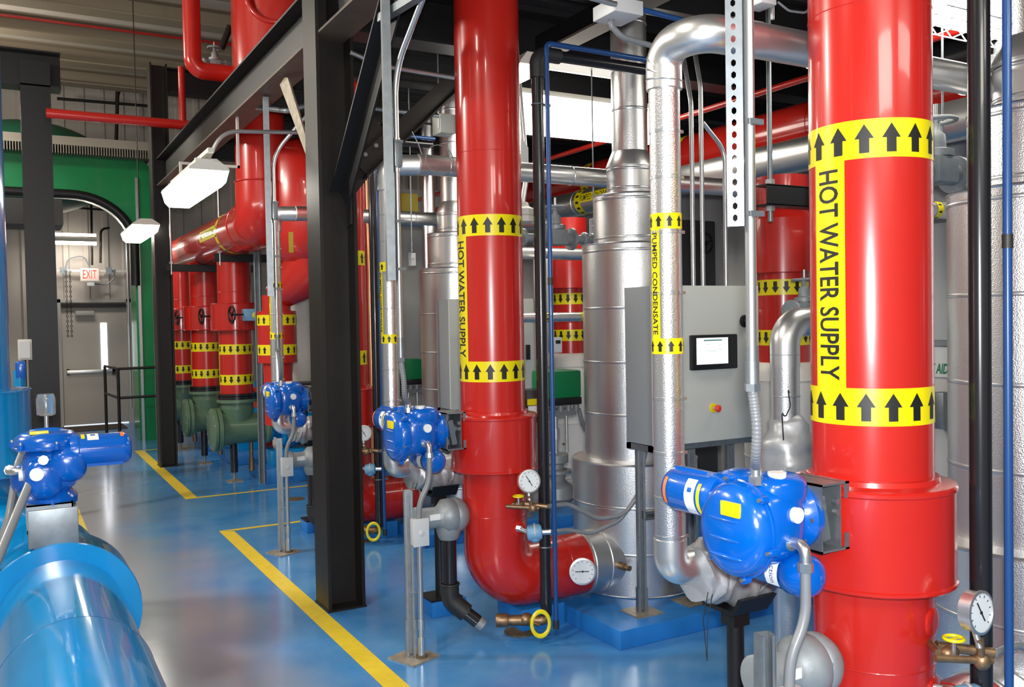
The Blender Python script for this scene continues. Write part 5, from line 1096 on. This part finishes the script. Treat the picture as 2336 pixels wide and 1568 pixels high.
solo('brace_pipe', tube(B(), [AY(525, 60, 9.9), AY(505, 110, 9.9)], 0.035, seg=14), 'steel_dark', 'short dark slanted pipe beside the small upper valve', 'pipe', AY(515, 90, 9.9))

# ================================================================= GREEN FRAME, PLATFORM, RAIL BY THE EXIT
Yg = 14.5
def gx(x, y): q = AY(x, y, Yg); return (q.x, q.z)
xr = gx(343, 500)[0]; xi = gx(308, 600)[0]; zt_ = gx(340, 362)[1]
arc = []; ci = (xi - 0.85, gx(300, 560)[1] - 0.0)
for k in range(0, 13):
    a = k / 12 * PI / 2; arc.append((ci[0] + 0.85 * math.cos(a), ci[1] + 0.72 * math.sin(a)))
poly = [(xr, 0.0), (xr, zt_ - 0.12), (xr - 0.12, zt_), (-3.0, zt_), (-3.0, arc[-1][1])] + arc[::-1] + [(xi, 0.0)]
t = thing('green_duct', 'big green arched duct standing before the exit wall', 'duct frame', (xi, Yg, 0))
part('arch', prism(B(), poly, (0, Yg + 0.6, 0), (1, 0, 0), (0, 0, 1), 0.6), 'green_steel', t, ang=25)
b = B(); pts = [V((x_, Yg - 0.02, z_)) for x_, z_ in arc]; tube(b, [V((xi, Yg - 0.02, ci[1] - 0.6))] + pts + [V((-3, Yg - 0.02, arc[-1][1]))], 0.065, seg=12); part('black_lip', b, 'steel_black', t)
part('edge_bead', box(B(), (xi + 0.03, Yg - 0.03, 0), (xi + 0.07, Yg, zt_ - 0.3)), 'conduit', t)
t = thing('green_dome', 'dark green rounded vessel top behind the grey walkway at upper left', 'vessel', (0.6, 15.6, 4.4))
part('shell', ball(B(), (0.35, 15.8, 4.2), 1, (1.25, 0.9, 0.72), 32), 'green_dark', t)
z0_, z1_ = gx(200, 360)[1], gx(200, 322)[1]
t = thing('catwalk', 'grey metal catwalk edge on top of the green frame', 'catwalk', (0, Yg, z0_))
part('fascia', box(B(), (-3, Yg - 0.25, z0_ + 0.12), (xr, Yg + 0.6, z1_)), 'grating', t)
b = B(); x_ = -0.8
while x_ < xr: box(b, (x_, Yg - 0.26, z0_), (x_ + 0.012, Yg + 0.5, z0_ + 0.12)); x_ += 0.035
part('grating_bars', b, 'grating', t)
# brown wood-like post and rail
p_ = AZ(318, 1000, 0)
t = thing('handrail', 'low dark tube handrail guarding the base of the green frame', 'handrail', (1.55, 14.3, 0))
b = B()
Rp = [AY(280, 835, 14.9), AY(313, 840, 14.2), AY(350, 842, 14.2)]
for zz in (Rp[1].z, AY(313, 906, 14.2).z):
    tube(b, [(1.33, 15.4, zz), (1.40, 14.2, zz), (1.95, 14.2, zz)], 0.02, seg=12)
for x_, y_ in ((1.33, 15.4), (1.40, 14.2), (1.95, 14.2)): cyl(b, (x_, y_, 0), (x_, y_, Rp[1].z), 0.022, 12)
part('rail', b, 'steel_dark', t)
solo('conduit_run', cyl(B(), (AY(293, 700, 17.0).x, 17.0, 0.3), (AY(293, 700, 17.0).x, 17.0, 4.6), 0.02, 12), 'conduit', 'vertical conduit on the wall right of the exit door', 'conduit', (1.9, 17, 1), 'overhead conduit runs')
solo('conduit_run', cyl(B(), (AY(301, 700, 16.8).x, 16.8, 0.3), (AY(301, 700, 16.8).x, 16.8, 4.6), 0.014, 12), 'conduit', 'thinner conduit close beside the one right of the exit door', 'conduit', (2, 16.8, 1), 'overhead conduit runs')
# exit sign with boxes
e0, e1 = AY(183, 612, YF - 0.3), AY(226, 640, YF - 0.3)
t = thing('exit_sign', 'lit red exit sign over the door at far left', 'sign', ((e0.x + e1.x) / 2, YF - 0.3, e1.z))
fc = part('housing', box(B(), (e0.x, YF - 0.3, e1.z), (e1.x, YF - 0.24, e0.z), bev=0.008), 'exit_face', t)
part('lettering', lay(text_bm('EXIT', 0.215, fit=0.215), ((e0.x + e1.x) / 2, YF - 0.304, (e0.z + e1.z) / 2), (1, 0, 0), (0, 0, 1)), 'exit_red', t, 'glowing red letters')
part('bottom_trim', box(B(), (e0.x - 0.01, YF - 0.31, e1.z - 0.02), (e1.x + 0.01, YF - 0.23, e1.z)), 'frame_grey', t)
z_ = AY(150, 618, YF - 0.15).z
t = thing('sign_rail', 'pale rail carrying small boxes beside the exit sign', 'strut', (1, YF - 0.15, z_)); xa, xb = AY(130, 618, YF - 0.15).x, AY(290, 618, YF - 0.15).x
part('bar', box(B(), (xa, YF - 0.2, z_ - 0.02), (xb, YF - 0.15, z_ + 0.02)), 'lamp_body', t)
for x_ in (145, 248): q_ = AY(x_, 618, YF - 0.2); part('box', box(B(), (q_.x - 0.05, YF - 0.26, q_.z - 0.06), (q_.x + 0.05, YF - 0.2, q_.z + 0.06)), 'galvanised', t)
q_ = AY(206, 647, YF - 0.2); part('emergency_head', box(B(), (q_.x - 0.06, YF - 0.3, q_.z - 0.05), (q_.x + 0.06, YF - 0.2, q_.z + 0.05), bev=0.01), 'box_light', t)
part('cable', tube(B(), [AY(150, 610, YF - 0.2), AY(155, 590, YF - 0.2), AY(190, 582, YF - 0.2), AY(205, 610, YF - 0.2)], 0.012, 0.1, 8), 'flex', t)
part('lower_cable', tube(B(), [AY(215, 648, YF - 0.2), AY(245, 650, YF - 0.2), AY(260, 635, YF - 0.2), AY(262, 615, YF - 0.2)], 0.012, 0.1, 8), 'flex', t)
q0, q1 = AY(155, 620, YF - 0.5), AY(160, 770, YF - 0.5)
b = B()
for dx_ in (-0.03, 0.03):
    z_ = q0.z; k = 0
    while z_ > (q1.z if dx_ < 0 else q1.z + 0.02):
        torus(b, (q0.x + dx_, YF - 0.5, z_), (1, 0, 0) if k % 2 else (0, 1, 0), 0.016, 0.005, 8, 4); z_ -= 0.042; k += 1
solo('pull_chain', b, 'steel_dark', 'hanging pull chain left of the exit sign in front of the door', 'chain', (q0.x, YF - 0.5, q1.z))
b = tube(B(), [AY(285, 150, 16.9), AY(268, 220, 16.9), AY(265, 330, 16.9)], 0.03, 0.3, 10); tube(b, [AY(130, 225, 16.9), AY(340, 242, 16.9)], 0.025, seg=10); tube(b, [AY(150, 108, 16.9), AY(240, 118, 16.9), AY(270, 150, 16.9), AY(266, 240, 16.9)], 0.028, 0.3, 10)
solo('conduit_run', b, 'steel_dark', 'dark bent conduits high on the end wall at upper left', 'conduit', (1, 16.9, 5), 'overhead conduit runs')
b = tube(B(), [AY(250, 520, 17.1), AY(230, 523, 17.1), AY(229, 600, 17.1)], 0.02, 0.15, 8); tube(b, [AY(115, 470, 17.1), AY(280, 482, 17.1)], 0.02, seg=8); tube(b, [AY(208, 450, 17.1), AY(210, 605, 17.1)], 0.02, seg=8)
solo('conduit_run', b, 'steel_dark', 'dark conduits inside the green arch opening above the exit sign', 'conduit', (1, 17.1, 3.4), 'overhead conduit runs')
t = thing('blade_fan', 'dark equipment block hanging left of the arch beside the black column', 'equipment', AY(30, 520, 12.5)); a_, c_ = AY(12, 450, 12.5), AY(145, 515, 12.5)
part('block', box(B(), (a_.x - 1, 12.5, c_.z), (c_.x, 13.2, a_.z), bev=0.02), 'wall_dark', t); t['category'] = 'duct'; t.name = 'dark_duct'
t['label'] = 'dark duct passing behind the bluish black column at upper left'
# little things between cyan pipe and left column
a_, c_ = AY(40, 775, 10.0), AY(61, 822, 10.0); t = thing('control_box', 'small beige control box between the cyan pipe and black column', 'control box', (a_.x, 10.0, c_.z)); part('body', box(B(), (a_.x, 10.0, c_.z), (c_.x + 0.05, 10.12, a_.z), bev=0.01), 'box_grey', t); part('lid', box(B(), (a_.x + 0.01, 9.99, c_.z + 0.02), (c_.x + 0.03, 10.0, a_.z - 0.02)), 'box_light', t)
part('support_post', cyl(B(), (a_.x + 0.05, 10.06, 0), (a_.x + 0.05, 10.06, c_.z), 0.02, 10), 'steel_black', t)
a_, c_ = AY(28, 825, 9.0), AY(60, 865, 9.0); t = thing('blue_valve', 'blue valve body showing above the cyan collar at far left', 'valve', (a_.x, 9, c_.z)); part('body', box(B(), (a_.x + 0.02, 8.95, c_.z), (c_.x, 9.1, a_.z), bev=0.02), 'blue_paint', t); part('neck', cyl(B(), ((a_.x + c_.x) / 2, 9.0, 0), ((a_.x + c_.x) / 2, 9.0, (a_.z + c_.z) / 2), 0.05, 16), 'cyan_paint', t)

# ================================================================= CYAN PIPE AT LOWER LEFT
bc = V((0.165, 4.12, 0.53)); bxx, bz = 0.165, 0.535
t = thing('cyan_pipe', 'big glossy cyan blue pipe with a round collar running along the lower left floor', 'pipe', (bxx, 3.2, 0), None)
part('run', cyl(B(), (bxx, 3.20, bz), (bxx, 4.5, bz), 0.238, 64), 'cyan_paint', t)
part('near_jacket', cyl(B(), (bxx, -0.5, bz), (bxx, 3.22, bz), 0.246, 64), 'cyan_paint', t)
part('collar', lathe(B(), [(0.238, 0), (0.305, 0.0), (0.308, 0.01), (0.305, 0.02), (0.305, 0.26), (0.24, 0.27)], (bxx, 4.08, bz), (0, 1, 0), 64), 'cyan_paint', t, ang=30)
part('seam_shadow_gap', torus(B(), (bxx, 3.222, bz), (0, 1, 0), 0.243, 0.004, 64, 6), 'navy_pipe', t)
# beyond the collar the pipe turns up to the riser
rx_ = AX(8, 600, -0.1); RXC, RYC = -0.22, 6.0
part('rear_run', tube(B(), [(bxx, 4.3, bz), (bxx - 0.02, 5.1, bz), (RXC, RYC, bz + 0.02), (RXC, RYC, 1.2)], 0.236, 0.42, 48, n=12), 'cyan_paint', t, ang=60)
part('riser', cyl(B(), (RXC, RYC, 1.0), (RXC, RYC, 5.9), 0.235, 48), 'cyan_paint', t)
part('riser_collar', lathe(B(), [(0.235, 0.88), (0.335, 0.885), (0.34, 0.89), (0.335, 0.90), (0.335, 1.36), (0.34, 1.365), (0.335, 1.372), (0.235, 1.38)], (RXC, RYC, 0), (0, 0, 1), 56), 'cyan_paint', t, ang=30)
for k, y_ in enumerate((1.2, 4.95)): pass
b = box(B(), (bxx - 0.25, 3.5, 0), (bxx + 0.25, 3.75, 0.30), bev=0.01); part('saddle_block', b, 'pad_blue', t)
# actuator on top, bracket downwards
Rm = Mx(((0, 1, 0), (0, 0, -1), (-1, 0, 0))).to_4x4()    # local X -> -Z, local Y -> +X, local Z -> -Y
T = Mx.Translation((0.145, 4.2, 1.13)) @ Rm
t = actuator('blue valve actuator mounted upright on the cyan pipe at far left', T)
b = box(B(), (0.145 - 0.092, 4.09, 0.83), (0.145 + 0.092, 4.31, 0.985), bev=0.004); part('mounting_box', b, 'galvanised', t)
b = box(B(), (0.06, 4.15, 1.30), (0.12, 4.21, 1.38), bev=0.015)
conduit('grey conduit elbow and hose descending from the left actuator toward the frame edge', [AW(98, 1035, 3.75), AW(90, 1050, 3.7), AW(35, 1180, 3.5), AW(-15, 1300, 3.3)], 0.017, 0.15, 'flex')
conduit('second grey hose at the frame edge beside the left actuator', [AW(50, 1035, 4.0), AW(40, 1060, 3.95), AW(20, 1180, 3.8), AW(-20, 1300, 3.7)], 0.015, 0.15, 'flex')
p_ = AW(105, 925, 4.35); t = thing('clear_cup', 'clear plastic cup lubricator standing above the left blue actuator', 'lubricator', p_ + V((0, 0, -0.1)))
part('cup', lathe(B(), [(0.03, -0.05), (0.042, -0.045), (0.044, 0.03), (0.036, 0.055), (0.0, 0.057)], p_, (0, 0, 1), 20), 'clear_plastic', t); part('stem', cyl(B(), p_ + V((0, 0, -0.13)), p_ + V((0, 0, -0.04)), 0.010, 10), 'conduit', t)

# ================================================================= BACKGROUND AT RIGHT: partition, first aid sign, boxes
t = thing('partition_wall', 'grey white wall panel behind the return pipes at right', 'wall panel', (6.6, 5.2, 0))
t = None
bpy.data.objects.remove(bpy.data.objects['partition_wall'])
struct('wall_side', box(B(), (6.9, 0.6, 0), (7.0, 12.5, 3.7)), 'wall_white')
struct('wall_rear', box(B(), (3.2, 12.5, 0), (7.0, 12.6, 3.7)), 'wall_white')
p0_, p1_ = AX(2085, 795, 6.0), AX(2166, 862, 6.0)
t = thing('first_aid_sign', 'white first aid sign with green slanted letters, partly hidden by the nearest red pipe', 'sign', (6.88, p1_.y, p1_.z))
a_, c_ = AX(2078, 790, 6.88), AX(2168, 862, 6.88)
part('board', box(B(), (6.87, min(a_.y, c_.y) - 0.0, c_.z), (6.89, max(a_.y, c_.y) + 0.25, a_.z)), 'white', t)
q_ = AX(2163, 842, 6.865)
bm_ = text_bm('FIRST AID', 0.12, 0.55, 0.25, bold=0.02); wx_ = max(v.co.x for v in bm_.verts)
part('lettering', lay(bm_, (6.866, q_.y + wx_, q_.z), (0, -1, 0), (0, 0, 1)), 'sign_green', t, 'green letters')
a_, c_ = AX(2145, 893, 6.88), AX(2175, 978, 6.88)
t = thing('wall_box', 'small grey wall box below the first aid sign', 'box', (6.8, c_.y, c_.z)); part('body', box(B(), (6.75, c_.y, c_.z), (6.89, a_.y, a_.z), bev=0.01), 'galvanised', t)
a_, c_ = AX(2105, 515, 6.88), AX(2190, 790, 6.88)
t = thing('window_panel', 'grey blue panel in a dark frame on the wall right of the nearest red pipe', 'panel', (6.88, c_.y, c_.z)); part('frame', box(B(), (6.84, c_.y - 0.1, c_.z), (6.89, a_.y + 0.3, a_.z + 0.06)), 'box_side', t); part('pane', box(B(), (6.83, c_.y, c_.z + 0.05), (6.85, a_.y + 0.2, a_.z)), 'box_light', t)
# dark equipment behind the cabinet
a_, c_ = AY(1540, 500, 7.5), AY(1840, 1000, 7.5)
t = thing('dark_cabinet', 'tall dark grey unit behind the conduits above the control cabinet', 'equipment', (a_.x, 7.5, 0)); part('body', box(B(), (a_.x + 0.05, 7.5, 0), (6.8, 7.7, a_.z), bev=0.02), 'wall_dark', t)
handwheel(t, AY(1612, 555, 7.3), (0.2, -1, 0), 0.10, 'steel_black', 0.02, 0.012)
# white panels around the second return pipe
for lab, x0, y0, x1, y1, Y_, m_ in (('pale electrical panel behind the middle red pipe, above the green cap', 1190, 690, 1232, 1000, 7.2, 'box_grey'), ('tall white panel left of the banded red return pipe', 1238, 590, 1258, 720, 6.1, 'white'),
                                    ('white panel strip at the left of the stepped vessel', 1255, 650, 1282, 880, 7.6, 'box_light'), ('light grey cabinet behind the third red pipe and green cap', 1040, 690, 1044, 935, 7.2, 'box_grey')):
    a_, c_ = AY(x0, y0, Y_), AY(x1, y1, Y_); t = thing('wall_panel_box', lab, 'electrical panel', (a_.x, Y_, max(c_.z, 0)), 'pale electrical panels')
    part('body', box(B(), (a_.x, Y_, max(c_.z, 0)), (c_.x, Y_ + 0.15, a_.z), bev=0.006), m_, t)
a_, c_ = AY(1263, 770, 6.6), AY(1283, 805, 6.6); t = thing('meter_box', 'small white meter box with a dark display left of the jacketed return pipe', 'meter', (a_.x, 6.6, c_.z)); part('body', box(B(), (a_.x, 6.6, c_.z), (c_.x, 6.7, a_.z), bev=0.008), 'white', t); part('display', box(B(), (a_.x + 0.02, 6.595, c_.z + 0.08), (c_.x - 0.02, 6.6, c_.z + 0.11)), 'bezel', t)
# yellow crane-like box and slim silver pipes left of the middle red pipe
a_, c_ = AY(915, 440, 8.2), AY(955, 485, 8.2); HB = solo('hoist_box', box(B(), (a_.x, 8.2, c_.z), (c_.x, 8.4, a_.z), bev=0.01), 'yellow_dull', 'dull yellow box high behind the hanging strut and silver pipes', 'hoist', (a_.x, 8.2, c_.z))
for lab, x_, X_, r_ in (('slim silver riser between the hanging strut and third vessel', 977, 3.5, 0.06),):
    p_ = AX(x_, 430, X_); t = thing('silver_riser', lab, 'pipe', (p_.x, p_.y, 2)); part('run', cyl(B(), (p_.x, p_.y, 0.0), (p_.x, p_.y, 3.7), r_, 28), 'stucco', t)
rod(HB, HB.location.x + 0.05, 8.3, HB.location.z + 0.1)

# things of the nearest bay and the deck that stay wholly outside this view are left out
def drop(lb):
    for o in [q for q in C.objects if q.parent is None and q.get('label') == lb]:
        for c in list(o.children_recursive) + [o]: bpy.data.objects.remove(c)
for lb in ('dark joist under the platform above the nearest red pipe', 'dark joist under the platform above the upper grey box', 'dark joist under the platform over the near silver elbow',
           'dark joist under the platform between the near red pipes', 'small blue block under the black pipe support of the nearest bay', 'blue block under the red elbow of the nearest bay',
           'tarnished floor valve out at the foot of the right black pipe', 'round rusty floor drain cover by the floor valve of the nearest bay', 'white-faced dial gauge on the foot elbow of the nearest red pipe',
           'grey flexible cable conduit sagging from the lower transmitter of the nearest bay to the cabinet', 'grey cabinet far right, hidden behind the nearest red pipe',
           'red return pipe with white jacketed foot out at the far right', 'dark cable loop leaving the green-capped valve of the third bay', 'light grey cabinet behind the third red pipe and green cap'):
    drop(lb)
